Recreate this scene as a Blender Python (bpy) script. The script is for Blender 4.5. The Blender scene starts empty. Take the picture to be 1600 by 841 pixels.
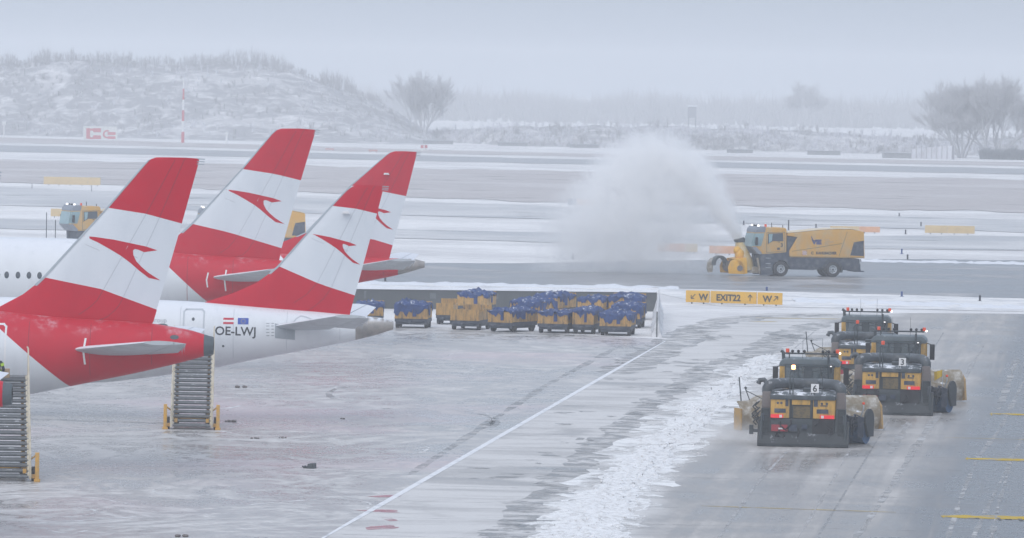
import bpy, bmesh, math, random
from mathutils import Vector, Matrix, noise
from mathutils.bvhtree import BVHTree
from mathutils.geometry import tessellate_polygon
R = math.radians
random.seed(11)
sc = bpy.context.scene
C = sc.collection

# ------------------------------------------------------------------ camera
F, CX, CY, YH, HC = 8900.0, 800.0, 420.5, 137.0, 14.0
PITCH, ROLL = math.atan((CY - YH) / F), 0.018
VD = Vector((0, math.cos(PITCH), -math.sin(PITCH)))
U0 = Vector((0, math.sin(PITCH), math.cos(PITCH)))
X0 = Vector((1, 0, 0))
RT = X0 * math.cos(ROLL) + U0 * math.sin(ROLL)
UP = U0 * math.cos(ROLL) - X0 * math.sin(ROLL)
CAM = Vector((0, 0, HC))
cd = bpy.data.cameras.new("camera")
cam = bpy.data.objects.new("camera", cd)
C.objects.link(cam)
cam.matrix_world = Matrix(((RT.x, UP.x, -VD.x, CAM.x), (RT.y, UP.y, -VD.y, CAM.y), (RT.z, UP.z, -VD.z, CAM.z), (0, 0, 0, 1)))
cd.sensor_width = 36
cd.lens = 36 * F / 1600
cd.clip_start = 1
cd.clip_end = 20000
sc.camera = cam

# ------------------------------------------------------------------ light
SUN_EL, SUN_AZ = 42, 205          # compass bearing of the sun seen from above (0 = +Y, 90 = +X)
w = bpy.data.worlds.new("World")
sc.world = w
w.use_nodes = True
nt = w.node_tree
bg = nt.nodes["Background"]
sky = nt.nodes.new("ShaderNodeTexSky")
sky.sky_type = 'NISHITA'
sky.sun_disc = False
sky.sun_elevation = R(SUN_EL)
sky.sun_rotation = R(SUN_AZ)
sky.air_density = 1.0
sky.dust_density = 2.0
sky.ozone_density = 1.0
# overcast: a cloud deck three times brighter overhead than at the horizon, thinly letting the blue sky through
tcw = nt.nodes.new("ShaderNodeTexCoord")
spw = nt.nodes.new("ShaderNodeSeparateXYZ")
nt.links.new(tcw.outputs['Generated'], spw.inputs[0])
rw = nt.nodes.new("ShaderNodeMapRange")
rw.inputs[1].default_value = 0.0; rw.inputs[2].default_value = 0.9
nt.links.new(spw.outputs[2], rw.inputs[0])
mw1 = nt.nodes.new("ShaderNodeMix"); mw1.data_type = 'RGBA'
mw1.inputs[6].default_value = (2.50, 3.05, 4.05, 1); mw1.inputs[7].default_value = (5.75, 6.25, 7.15, 1)
nt.links.new(rw.outputs[0], mw1.inputs[0])
mw2 = nt.nodes.new("ShaderNodeMix"); mw2.data_type = 'RGBA'
mw2.inputs[0].default_value = 0.75
nt.links.new(sky.outputs[0], mw2.inputs[6]); nt.links.new(mw1.outputs[2], mw2.inputs[7])
nt.links.new(mw2.outputs[2], bg.inputs[0])
bg.inputs[1].default_value = 0.12
sd = bpy.data.lights.new("sun", 'SUN')
sd.energy = 0.6
sd.angle = R(70)
sd.color = (1.0, 0.97, 0.92)
so = bpy.data.objects.new("sun", sd)
C.objects.link(so)
sv = Vector((math.sin(R(SUN_AZ)) * math.cos(R(SUN_EL)), math.cos(R(SUN_AZ)) * math.cos(R(SUN_EL)), math.sin(R(SUN_EL))))
so.rotation_euler = sv.to_track_quat('Z', 'Y').to_euler()
so.location = (0, 0, 60)
sc.view_settings.view_transform = 'Standard'
sc.view_settings.look = 'None'
sc.view_settings.gamma = 1
sc.view_settings.use_curve_mapping = False
sc.view_settings.exposure = 0.43
sc.cycles.use_denoising = True
sc.cycles.max_bounces = 14
sc.cycles.volume_bounces = 12
sc.cycles.transparent_max_bounces = 8
HAZE_DENSITY = 0.00056
HAZE_COL = (0.97, 0.985, 1.0, 1)

# ------------------------------------------------------------------ projection helpers
def ray(px, py):
    return RT * ((px - CX) / F) - UP * ((py - CY) / F) + VD
def G(px, py, z=0.0):
    r = ray(px, py)
    return CAM + r * ((z - HC) / r.z)
def PD(px, py, d):
    r = ray(px, py)
    return CAM + r * (d / r.y)

# ------------------------------------------------------------------ materials
def inp(n, *names):
    for k in names:
        if k in n.inputs:
            return n.inputs[k]
def node(t, typ, **kw):
    n = t.nodes.new(typ)
    for k, v in kw.items():
        setattr(n, k, v)
    return n
def ramp(t, fac, lo, hi):
    m = node(t, "ShaderNodeMapRange", interpolation_type='SMOOTHSTEP')
    t.links.new(fac, m.inputs[0])
    m.inputs[1].default_value = lo
    m.inputs[2].default_value = hi
    return m.outputs[0]
def math_(t, op, a, b=None):
    m = node(t, "ShaderNodeMath", operation=op)
    for i, v in enumerate((a, b)):
        if v is None: continue
        if isinstance(v, (int, float)): m.inputs[i].default_value = v
        else: t.links.new(v, m.inputs[i])
    return m.outputs[0]
def mixc(t, fac, a, b):
    m = node(t, "ShaderNodeMix", data_type='RGBA')
    if isinstance(fac, (int, float)): m.inputs[0].default_value = fac
    else: t.links.new(fac, m.inputs[0])
    for i, v in ((6, a), (7, b)):
        if isinstance(v, tuple): m.inputs[i].default_value = (*v[:3], 1)
        else: t.links.new(v, m.inputs[i])
    return m.outputs[2]
def noise_(t, scale, stretch=(1, 1, 1), rot=0.0, detail=4, dist=0.0, rough=0.55, off=(0, 0, 0)):
    tc = node(t, "ShaderNodeTexCoord")
    mp = node(t, "ShaderNodeMapping")
    mp.vector_type = 'TEXTURE'       # rotate into the grain first, then stretch along it
    mp.inputs['Location'].default_value = off
    mp.inputs['Rotation'].default_value = (0, 0, -rot)
    mp.inputs['Scale'].default_value = tuple(1 / k for k in stretch)
    t.links.new(tc.outputs['Object'], mp.inputs[0])
    n = node(t, "ShaderNodeTexNoise")
    n.inputs['Scale'].default_value = scale
    n.inputs['Detail'].default_value = detail
    n.inputs['Roughness'].default_value = rough
    n.inputs['Distortion'].default_value = dist
    t.links.new(mp.outputs[0], n.inputs['Vector'])
    return n.outputs[0]
SNOW = (0.80, 0.82, 0.86)
def mat(name, colr, rough=0.5, metal=0.0, dirt=0.25, dirtc=None, dscale=2.0, snow=0.0, bump=0.0, bscale=8, emit=None, estr=0, alpha=None, coat=0.0, spec=None, dst=(1, 1, 1), film=1.0, fscale=3.0):
    m = bpy.data.materials.new(name)
    m.use_nodes = True
    t = m.node_tree
    b = t.nodes["Principled BSDF"]
    c = colr
    if dirt:
        d = dirtc or tuple(x * 0.6 for x in colr[:3])
        f = math_(t, 'MULTIPLY', ramp(t, noise_(t, dscale, dst, detail=6, rough=0.65), 0.42, 0.72), dirt * 2 if dirt < 0.5 else 1.0)
        c = mixc(t, f, tuple(colr[:3]), tuple(d))
        r = node(t, "ShaderNodeMapRange")
        t.links.new(f, r.inputs[0]); r.inputs[3].default_value = rough; r.inputs[4].default_value = min(1, rough + 0.2)
        t.links.new(r.outputs[0], b.inputs['Roughness'])
    else:
        b.inputs['Roughness'].default_value = rough
    if snow:
        g = node(t, "ShaderNodeNewGeometry")
        sp = node(t, "ShaderNodeSeparateXYZ")
        t.links.new(g.outputs['Normal'], sp.inputs[0])
        up = ramp(t, sp.outputs[2], 0.35, 0.85)
        f = math_(t, 'MULTIPLY', up, ramp(t, noise_(t, fscale, detail=6, rough=0.7, off=(3, 1, 7)), 0.62 - 0.45 * snow, 0.72 - 0.4 * snow + (0.12 if film < 1 else 0)))
        if film < 1: f = math_(t, 'MULTIPLY', f, film)
        c = mixc(t, f, c, SNOW)
    if isinstance(c, tuple): b.inputs['Base Color'].default_value = (*c[:3], 1)
    else: t.links.new(c, b.inputs['Base Color'])
    b.inputs['Metallic'].default_value = metal
    if spec is not None: b.inputs['Specular IOR Level'].default_value = spec
    if coat: b.inputs['Coat Weight'].default_value = coat
    if bump:
        bn = node(t, "ShaderNodeBump")
        bn.inputs['Strength'].default_value = bump
        bn.inputs['Distance'].default_value = 0.05
        t.links.new(noise_(t, bscale, detail=5), bn.inputs['Height'])
        t.links.new(bn.outputs[0], b.inputs['Normal'])
    if emit:
        b.inputs['Emission Color'].default_value = (*emit, 1)
        b.inputs['Emission Strength'].default_value = estr
    if alpha is not None:
        b.inputs['Alpha'].default_value = alpha
    return m
def ground_mat(name, dark, light, layers, rough_d=0.25, rough_l=0.75, bump=0.15, tint=None, patch=None):
    """layers: (scale, stretch, rot, lo, hi, weight, dist, detail); summed into a slush/snow cover factor"""
    m = bpy.data.materials.new(name)
    m.use_nodes = True
    t = m.node_tree
    b = t.nodes["Principled BSDF"]
    tot = None
    for i, (s, st, ro, lo, hi, wt, di, de) in enumerate(layers):
        v = math_(t, 'MULTIPLY', ramp(t, noise_(t, s, st, ro, de, di, 0.6, (i * 7.3, i * 3.1, 0)), lo, hi), wt)
        tot = v if tot is None else math_(t, 'ADD', tot, v)
    tot = math_(t, 'MINIMUM', tot, 1.0)
    c = mixc(t, tot, dark, light)
    if tint:
        tc_, tl, th, ts = tint
        c = mixc(t, math_(t, 'MULTIPLY', ramp(t, noise_(t, ts, (1, 1, 1), 0, 3, 0, 0.5, (50, 20, 0)), tl, th), 0.7), c, tc_)
    t.links.new(c, b.inputs['Base Color'])
    r = node(t, "ShaderNodeMapRange")
    t.links.new(tot, r.inputs[0]); r.inputs[3].default_value = rough_d; r.inputs[4].default_value = max(rough_l, .85)
    t.links.new(r.outputs[0], b.inputs['Roughness'])
    sl = node(t, "ShaderNodeMapRange")
    t.links.new(tot, sl.inputs[0]); sl.inputs[3].default_value = 0.45; sl.inputs[4].default_value = 0.02
    t.links.new(sl.outputs[0], b.inputs['Specular IOR Level'])
    if bump:
        bn = node(t, "ShaderNodeBump")
        bn.inputs['Strength'].default_value = bump
        bn.inputs['Distance'].default_value = 0.03
        t.links.new(tot, bn.inputs['Height'])
        t.links.new(bn.outputs[0], b.inputs['Normal'])
    return m

# ------------------------------------------------------------------ mesh helpers
class MB:
    def __init__(s):
        s.v, s.f, s.m, s.mi = [], [], [], 0
        s.T = None
    def add(s, vs, fs, mi=None):
        n = len(s.v)
        for p in vs:
            p = Vector(p)
            s.v.append(s.T @ p if s.T else p)
        for q in fs:
            s.f.append([n + i for i in q]); s.m.append(s.mi if mi is None else mi)
    def box(s, x0, x1, y0, y1, z0, z1, mi=None):
        vs = [(x, y, z) for z in (z0, z1) for y in (y0, y1) for x in (x0, x1)]
        s.add(vs, [(0, 2, 3, 1), (4, 5, 7, 6), (0, 1, 5, 4), (2, 6, 7, 3), (0, 4, 6, 2), (1, 3, 7, 5)], mi)
        return s
    def bar(s, a, b, wx, wz=None, mi=None):
        a, b = Vector(a), Vector(b); wz = wz or wx
        d = (b - a).normalized()
        u = d.cross(Vector((0, 0, 1)))
        if u.length < 1e-3: u = Vector((1, 0, 0))
        u.normalize(); v = u.cross(d)
        vs = [p + u * sx * wx / 2 + v * sz * wz / 2 for p in (a, b) for sx, sz in ((-1, -1), (1, -1), (1, 1), (-1, 1))]
        s.add(vs, [(3, 2, 1, 0), (4, 5, 6, 7), (0, 1, 5, 4), (1, 2, 6, 5), (2, 3, 7, 6), (3, 0, 4, 7)], mi)
        return s
    def tube(s, pts, rad, n=8, mi=None, caps=True):
        pts = [Vector(p) for p in pts]
        rr = rad if isinstance(rad, (list, tuple)) else [rad] * len(pts)
        vs, fs = [], []
        pu = None
        for i, p in enumerate(pts):
            d = (pts[min(i + 1, len(pts) - 1)] - pts[max(i - 1, 0)]).normalized()
            u = (pu - d * pu.dot(d)) if pu is not None else d.orthogonal()
            u.normalize(); pu = u; v = d.cross(u)
            for k in range(n):
                a = 2 * math.pi * k / n
                vs.append(p + (u * math.cos(a) + v * math.sin(a)) * rr[i])
        for i in range(len(pts) - 1):
            for k in range(n):
                fs.append((i * n + k, i * n + (k + 1) % n, (i + 1) * n + (k + 1) % n, (i + 1) * n + k))
        if caps:
            fs.append(tuple(range(n))[::-1]); fs.append(tuple((len(pts) - 1) * n + k for k in range(n)))
        s.add(vs, fs, mi)
        return s
    def cyl(s, a, b, r, n=20, mi=None, r2=None):
        return s.tube([a, b], [r, r if r2 is None else r2], n, mi)
    def ball(s, c, r, mi=None, n=8, sz=1.0):
        vs, fs = [], []
        for i in range(n + 1):
            th = math.pi * i / n
            for k in range(2 * n):
                a = math.pi * k / n
                vs.append((c[0] + r * math.sin(th) * math.cos(a), c[1] + r * math.sin(th) * math.sin(a), c[2] + r * sz * math.cos(th)))
        for i in range(n):
            for k in range(2 * n):
                fs.append((i * 2 * n + k, (i + 1) * 2 * n + k, (i + 1) * 2 * n + (k + 1) % (2 * n), i * 2 * n + (k + 1) % (2 * n)))
        s.add(vs, fs, mi)
        return s
    def prism(s, poly, y0, y1, mi=None, axis='y'):
        """poly in (x,z) extruded along y (axis y), or (y,z) along x (axis x), or (x,y) along z"""
        def P(a, b, t): return {'y': (a, t, b), 'x': (t, a, b), 'z': (a, b, t)}[axis]
        n = len(poly)
        vs = [P(a, b, y0) for a, b in poly] + [P(a, b, y1) for a, b in poly]
        fs = [tuple(range(n)), tuple(range(2 * n - 1, n - 1, -1))]
        for i in range(n):
            j = (i + 1) % n
            fs.append((i, n + i, n + j, j))
        s.add(vs, fs, mi)
        return s
    def loft(s, rings, closed=True, mi=None, caps=True):
        n = len(rings[0]); vs = [p for r in rings for p in r]; fs = []
        for i in range(len(rings) - 1):
            for k in range(n if closed else n - 1):
                fs.append((i * n + k, i * n + (k + 1) % n, (i + 1) * n + (k + 1) % n, (i + 1) * n + k))
        if caps and closed:
            fs.append(tuple(range(n))[::-1]); fs.append(tuple((len(rings) - 1) * n + k for k in range(n)))
        s.add(vs, fs, mi)
        return s
    def text(s, body, size, o, xd, zd, mi=None, depth=0.0, align='LEFT', bold=0.0, sx=1.0):
        me = text_data(body, size, depth, align, bold)
        xd, zd = Vector(xd), Vector(zd); yd = zd.cross(xd); o = Vector(o)
        s.add([o + xd * v.co.x * sx + zd * v.co.y - yd * 0 + xd.cross(zd) * v.co.z for v in me.vertices], [tuple(p.vertices) for p in me.polygons], mi)
        return s
    def build(s, name, mats, parent=None, smooth=False, bevel=0.0, angle=40, link=True):
        me = bpy.data.meshes.new(name)
        me.from_pydata([tuple(v) for v in s.v], [], s.f)
        if not isinstance(mats, (list, tuple)): mats = [mats]
        for m in mats: me.materials.append(m)
        for p, i in zip(me.polygons, s.m): p.material_index = i
        bm = bmesh.new(); bm.from_mesh(me)
        bmesh.ops.remove_doubles(bm, verts=bm.verts, dist=1e-5)
        bmesh.ops.recalc_face_normals(bm, faces=bm.faces)
        if bevel:
            es = [e for e in bm.edges if len(e.link_faces) == 2 and e.calc_face_angle(0) > R(40)]
            try: bmesh.ops.bevel(bm, geom=es, offset=bevel, segments=2, affect='EDGES', profile=0.6, clamp_overlap=True)
            except Exception: pass
        bm.to_mesh(me); bm.free()
        if smooth or bevel:
            for p in me.polygons: p.use_smooth = True
            try: me.set_sharp_from_angle(angle=R(angle))
            except Exception: pass
        o = bpy.data.objects.new(name, me)
        C.objects.link(o)
        if parent: o.parent = parent
        return o
_td = {}
def text_data(body, size, depth=0.0, align='LEFT', bold=0.0):
    k = (body, size, depth, align, bold)
    if k in _td: return _td[k]
    cu = bpy.data.curves.new("lettering", 'FONT')
    cu.body = body; cu.size = size; cu.extrude = depth; cu.align_x = align; cu.offset = bold; cu.resolution_u = 3
    ob = bpy.data.objects.new("lettering", cu)
    C.objects.link(ob)
    dg = bpy.context.evaluated_depsgraph_get()
    me = bpy.data.meshes.new_from_object(ob.evaluated_get(dg))
    bpy.data.objects.remove(ob); bpy.data.curves.remove(cu)
    _td[k] = me
    return me
def tag(o, label=None, cat=None, group=None, kind=None):
    if label: o["label"] = label
    if cat: o["category"] = cat
    if group: o["group"] = group
    if kind: o["kind"] = kind
    return o
def thing(name, label, cat, loc=(0, 0, 0), rz=0.0, group=None):
    o = bpy.data.objects.new(name, None)
    C.objects.link(o)
    o.location = loc; o.rotation_euler = (0, 0, rz); o.empty_display_size = 0.3
    return tag(o, label, cat, group)
def copy_tree(o, parent=None):
    c = o.copy(); C.objects.link(c)
    if parent is not None: c.parent = parent
    for ch in list(o.children): copy_tree(ch, c)
    return c
def interp(pts, x):
    if x <= pts[0][0]: return pts[0][1]
    for (a, b), (c, d) in zip(pts, pts[1:]):
        if x <= c: return b + (d - b) * (x - a) / (c - a)
    return pts[-1][1]
def fbm(x, y, z=0.0, o=4):
    return noise.fractal(Vector((x, y, z)), 0.6, 2.0, o)

# ------------------------------------------------------------------ shared materials
M = {}
M['red'] = mat('red_paint', (0.56, 0.004, 0.028), 0.5, dirt=0.2, dscale=0.7, dirtc=(0.42, 0.005, 0.026), spec=0.12, dst=(1, 1, .5))
M['red_seam'] = mat('red_seam', (0.30, 0.008, 0.025), 0.5, dirt=0)
M['red_snow'] = mat('red_paint_frosted', (0.58, 0.005, 0.028), 0.42, dirt=0.15, dscale=0.7, dirtc=(0.44, 0.008, 0.028), snow=0.30, film=0.42, fscale=1.1, spec=.25)
M['white'] = mat('white_paint', (0.74, 0.77, 0.80), 0.38, dirt=0.22, dscale=0.9, dirtc=(0.58, 0.60, 0.64), snow=0.6, coat=0.2, dst=(1.5, 1, .4))
M['fin_white'] = mat('fin_white_paint', (0.70, 0.74, 0.78), 0.45, dirt=0.25, dscale=0.7, dirtc=(0.58, 0.63, 0.68), dst=(1, 1, .5))
M['panel'] = mat('panel_line_grey', (0.52, 0.55, 0.59), 0.5, dirt=0)
M['grey_metal'] = mat('grey_tailplane_paint', (0.36, 0.40, 0.44), 0.45, dirt=0.2, dscale=1.2)
M['cone_grey'] = mat('dark_cone_metal', (0.10, 0.125, 0.14), 0.5, metal=0.3)
M['cone_tan'] = mat('bare_exhaust_metal', (0.42, 0.39, 0.36), 0.4, metal=0.6, dirt=0.3, dirtc=(0.18, 0.18, 0.19), dscale=1.5, snow=0.4)
M['snow'] = mat('packed_snow', SNOW, 0.9, dirt=0.15, dirtc=(0.62, 0.63, 0.66), dscale=1.0, bump=0.5, bscale=6)
M['ice'] = mat('icicle_ice', (0.75, 0.80, 0.85), 0.2, dirt=0)
M['glass'] = mat('dark_glass', (0.05, 0.07, 0.09), 0.12, dirt=0)
M['glass_pale'] = mat('pale_windscreen_glass', (0.28, 0.42, 0.45), 0.1, dirt=0.2, dirtc=(0.12, 0.18, 0.2), dscale=1)
M['black'] = mat('black_rubber', (0.018, 0.019, 0.022), 0.7, dirt=0.3, dirtc=(0.07, 0.07, 0.08))
M['dark'] = mat('dark_grey_steel', (0.035, 0.048, 0.056), 0.5, dirt=0.35, dirtc=(0.09, 0.105, 0.115), dscale=1.6, snow=0.05)
M['chassis'] = mat('blue_black_chassis', (0.03, 0.045, 0.075), 0.6, dirt=0.45, dirtc=(0.14, 0.15, 0.17), dscale=2.6, snow=0.12)
M['yellow'] = mat('airport_yellow_paint', (0.66, 0.36, 0.065), 0.5, dirt=0.5, dirtc=(0.56, 0.40, 0.20), dst=(1, 1, .5), dscale=1.3, snow=0.12)
M['yellow_bright'] = mat('blower_yellow_paint', (0.80, 0.42, 0.02), 0.42, dirt=0.25, dirtc=(0.5, 0.30, 0.08), dscale=2)
M['sign_yellow'] = mat('sign_yellow', (0.74, 0.42, 0.05), 0.5, dirt=0.3, dirtc=(0.55, 0.36, 0.10), dscale=1)
M['sign_tan'] = mat('sign_back_tan', (0.66, 0.50, 0.27), 0.6, dirt=0.3, dirtc=(0.52, 0.40, 0.24), dscale=1, snow=.5)
M['sign_orange'] = mat('sign_back_orange', (0.72, 0.40, 0.24), 0.6, dirt=0.2, dscale=1, snow=.5)
M['cart_yellow'] = mat('cart_yellow_panel', (0.52, 0.30, 0.085), 0.6, dirt=0.6, dirtc=(0.13, 0.095, 0.065), dscale=3.2, snow=0.3, dst=(1.6, 1.6, .35))
M['tarp'] = mat('blue_tarpaulin', (0.022, 0.065, 0.22), 0.5, dirt=0.6, dirtc=(0.014, 0.03, 0.09), dscale=2.6, snow=0.15, spec=.25)
M['cream'] = mat('cream_stair_paint', (0.62, 0.56, 0.44), 0.5, dirt=0.3, dirtc=(0.40, 0.32, 0.2), dscale=2)
M['tread'] = mat('grey_step_tread', (0.12, 0.13, 0.14), 0.5, dirt=0.3, dirtc=(0.22, 0.235, 0.25), dscale=5, snow=0.10)
M['stair_yellow'] = mat('worn_stair_yellow', (0.66, 0.36, 0.06), 0.5, dirt=0.4, dirtc=(0.40, 0.30, 0.18), dscale=4)
M['concrete'] = mat('wet_grey_concrete', (0.09, 0.10, 0.107), 0.8, dirt=0.4, dirtc=(0.12, 0.13, 0.14), dscale=0.6, bump=0.2)
M['wood_dark'] = mat('haze_paled_brown_bark', (0.40, 0.395, 0.40), 0.9, dirt=0.4, dirtc=(0.50, 0.50, 0.51), dscale=0.3)  # brown lifted paler, fading by distant fog painted into the colour
M['bark_faint'] = mat('haze_faint_bark', (0.56, 0.56, 0.57), 0.9, dirt=0.4, dirtc=(0.62, 0.62, 0.63), dscale=0.6)  # palest bark, the fog in front of one tree put into its colour
M['bark_near'] = mat('haze_paled_tree_bark', (0.47, 0.465, 0.47), 0.9, dirt=0.4, dirtc=(0.57, 0.57, 0.58), dscale=0.6)  # tree bark lightened to imitate fog thicker than the haze volume
M['twig_snow'] = mat('snow_laden_twigs', (0.72, 0.72, 0.76), 0.9, dirt=0.3, dirtc=(0.4, 0.38, 0.38), dscale=0.3)
M['brown_duct'] = mat('brown_duct_sheet', (0.15, 0.125, 0.12), 0.6, dirt=0.3, dirtc=(0.22, 0.2, 0.19))
M['pipe'] = mat('grey_rubber_duct', (0.05, 0.06, 0.068), 0.42, dirt=0.3, dirtc=(0.16, 0.18, 0.2), dscale=1.5, snow=0.12)
M['hood'] = mat('snow_caked_tan_hood', (0.29, 0.24, 0.17), 0.8, dirt=0.8, dirtc=(0.62, 0.60, 0.56), dscale=3.0, bump=1.0, bscale=7, snow=0.14)
M['sweeper_yellow'] = mat('grimy_sweeper_yellow', (0.62, 0.36, 0.075), 0.5, dirt=0.6, dirtc=(0.24, 0.16, 0.07), dscale=3.0, snow=0.1, dst=(1.6, 1.6, .4))
M['hood_yellow'] = mat('dirty_yellow_end_plate', (0.46, 0.28, 0.09), 0.7, dirt=0.6, dirtc=(0.30, 0.24, 0.17), dscale=2.5, snow=0.1)
M['brush_blue'] = mat('blue_brush_bristles', (0.06, 0.13, 0.26), 0.85, dirt=0.5, dirtc=(0.14, 0.18, 0.24), dscale=5, bump=0.8, bscale=14)
M['tail_red'] = mat('red_lamp_lens', (0.5, 0.012, 0.02), 0.25, dirt=0, emit=(1, 0.03, 0.05), estr=0.35)
M['lamp_white'] = mat('white_lamp', (0.9, 0.9, 0.9), 0.2, dirt=0, emit=(1, 0.95, 0.9), estr=1.5)
M['beacon'] = mat('red_orange_beacon', (0.65, 0.06, 0.02), 0.2, dirt=0, emit=(1, 0.15, 0.04), estr=0.12)
M['beacon_lit'] = mat('lit_orange_beacon', (0.9, 0.3, 0.05), 0.2, dirt=0, emit=(1.0, 0.42, 0.16), estr=5)
M['plate_red'] = mat('faded_red_plate', (0.36, 0.025, 0.04), 0.5, dirt=0.4, dirtc=(0.25, 0.08, 0.09), dscale=5)
M['plate_white'] = mat('number_plate_white', (0.82, 0.82, 0.82), 0.5, dirt=0)
M['ink'] = mat('black_lettering', (0.03, 0.035, 0.045), 0.6, dirt=0)
M['blue_ink'] = mat('dark_blue_lettering', (0.03, 0.05, 0.20), 0.5, dirt=0)
M['flag_red'] = mat('flag_red', (0.55, 0.03, 0.06), 0.5, dirt=0)
M['flag_blue'] = mat('flag_blue', (0.03, 0.09, 0.42), 0.5, dirt=0)
M['gold'] = mat('flag_gold', (0.75, 0.55, 0.05), 0.5, dirt=0)
M['letter_grey'] = mat('letter_grey', (0.30, 0.33, 0.36), 0.5, dirt=0)
M['rim'] = mat('steel_wheel_rim', (0.50, 0.54, 0.58), 0.4, metal=0.3, dirt=0.3)
M['grille'] = mat('brown_wire_grille', (0.20, 0.15, 0.07), 0.6, dirt=0.4, dirtc=(0.06, 0.06, 0.06), dscale=9)
M['marker_blue'] = mat('blue_marker_plastic', (0.02, 0.06, 0.22), 0.5, dirt=0)
M['marker_dark'] = mat('dark_marker_plastic', (0.02, 0.025, 0.04), 0.5, dirt=0)
M['cab_grey'] = mat('grey_cab_front', (0.24, 0.27, 0.32), 0.5, dirt=0.2)
M['white_plain'] = mat('white_enamel', (0.80, 0.80, 0.80), 0.5, dirt=0)

# ================================================================== GROUND
LANE = math.atan2(14.3, 142.1)      # heading of the white line, right of straight ahead
SNOWG = (0.88, 0.87, 0.86)
def snow_mat(name, a, b, s):
    return ground_mat(name, a, b, [(s, (1, 1, 1), 0, 0.35, 0.65, 0.75, 0.4, 6), (s * 12, (1, 1, 1), 0, 0.4, 0.7, 0.35, 0, 3)], 0.8, 0.9, 0.3)
G_SNOW = snow_mat('field_snow', (0.62, 0.61, 0.61), SNOWG, 0.05)
G_STRIP = ground_mat('churned_snow', (0.52, 0.53, 0.55), SNOWG, [(0.35, (1, 1, 1), 0, 0.3, 0.6, 0.8, 0.6, 6), (2.5, (1, 1, 1), 0, 0.4, 0.7, 0.4, 0, 4)], 0.8, 0.9, 0.8)
G_GRASS = ground_mat('snow_dusted_grass', (0.44, 0.405, 0.395), (0.72, 0.70, 0.70), [(0.03, (1, 1, 1), 0, 0.45, 0.75, 0.45, 0.4, 5), (0.6, (1, 1, 1), 0, 0.4, 0.75, 0.45, 0, 5)], 0.9, 0.9, 0.3)
G_WET = ground_mat('wet_asphalt_slush', (0.15, 0.155, 0.165), (0.62, 0.61, 0.61), [(0.08, (1, 1, 1), 0, 0.44, 0.72, 0.6, 0.8, 5), (0.16, (0.25, 3.0, 1), 0, 0.52, 0.68, 0.45, 0.3, 5)], 0.28, 0.7, 0.1)
G_WET_PALE = ground_mat('pale_slushy_taxiway', (0.40, 0.405, 0.41), (0.74, 0.735, 0.73), [(0.05, (1, 1, 1), 0, 0.36, 0.62, 0.6, 0.8, 5), (0.2, (0.25, 3.0, 1), 0, 0.45, 0.68, 0.5, 0.3, 5)], 0.35, 0.7, 0.1)
G_RUNWAY = ground_mat('far_wet_runway', (0.27, 0.275, 0.28), (0.54, 0.54, 0.55), [(0.03, (0.3, 1, 1), 0, 0.5, 0.75, 0.6, 0.4, 4)], 0.4, 0.7, 0)
G_APRON = ground_mat('slush_brushed_apron', (0.30, 0.29, 0.28), (0.74, 0.725, 0.71),
    [(0.05, (1, 0.8, 1), 0.2, 0.36, 0.64, 0.26, 0.8, 4), (0.22, (1, 0.7, 1), 0.25, 0.45, 0.60, 0.40, 3.5, 5), (0.9, (0.8, 0.9, 1), 0.1, 0.45, 0.64, 0.22, 2.2, 5), (5.0, (1, 0.35, 1), 0, 0.46, 0.68, 0.14, 0, 3)],
    0.15, 0.55, 0.06, tint=((0.60, 0.50, 0.52), 0.50, 0.72, 0.06))
G_LANE = ground_mat('half_swept_lane', (0.26, 0.26, 0.26), (0.66, 0.67, 0.69),
    [(0.10, (1, 0.7, 1), 0, 0.36, 0.58, 0.55, 1.2, 5), (0.25, (0.5, 1.5, 1), 0, 0.36, 0.58, 0.45, 0.5, 5), (5, (1, 0.3, 1), 0, 0.45, 0.7, 0.15, 0, 3)], 0.25, 0.6, 0.1)
G_SWEPT = ground_mat('swept_concrete', (0.15, 0.158, 0.17), (0.42, 0.44, 0.47),
    [(0.7, (1.6, 0.05, 1), LANE, 0.42, 0.68, 0.40, 0.2, 4), (0.12, (1, 1, 1), 0, 0.42, 0.70, 0.35, 1.0, 5), (4, (1, 0.25, 1), 0, 0.48, 0.72, 0.22, 0, 4)], 0.26, 0.55, 0.1)
G_DARK = ground_mat('dark_wet_asphalt', (0.085, 0.092, 0.105), (0.42, 0.44, 0.48),
    [(0.5, (2.4, 0.05, 1), LANE, 0.52, 0.72, 0.50, 0.2, 4), (0.15, (1, 1, 1), 0, 0.5, 0.78, 0.30, 1.0, 5), (4, (1, 0.25, 1), 0, 0.5, 0.75, 0.14, 0, 4)], 0.26, 0.55, 0.1)
G_LINE = ground_mat('white_line_paint', (0.55, 0.57, 0.60), (0.82, 0.83, 0.85), [(1.5, (1, 1, 1), 0, 0.3, 0.5, 1.0, 0, 5)], 0.5, 0.6, 0)
G_YLINE = ground_mat('worn_yellow_line', (0.30, 0.27, 0.22), (0.60, 0.42, 0.06), [(1.2, (1, 1, 1), 0, 0.36, 0.52, 1.0, 0, 5)], 0.4, 0.5, 0)
G_TRACK = ground_mat('slush_ridge', (0.62, 0.62, 0.62), (0.86, 0.86, 0.86), [(1.5, (1, 1, 1), 0, 0.35, 0.6, 1.0, 0.5, 5)], 0.6, 0.7, 0)
G_TRACKD = ground_mat('wet_tyre_track', (0.26, 0.26, 0.26), (0.46, 0.46, 0.46), [(1.5, (1, 1, 1), 0, 0.4, 0.65, 1.0, 0.5, 5)], 0.25, 0.4, 0)
G_STAIN = ground_mat('red_dye_stain', (0.42, 0.06, 0.09), (0.56, 0.45, 0.47), [(0.8, (1, 0.8, 1), 0, 0.40, 0.70, 0.95, 0.8, 5)], 0.25, 0.4, 0)

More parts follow.
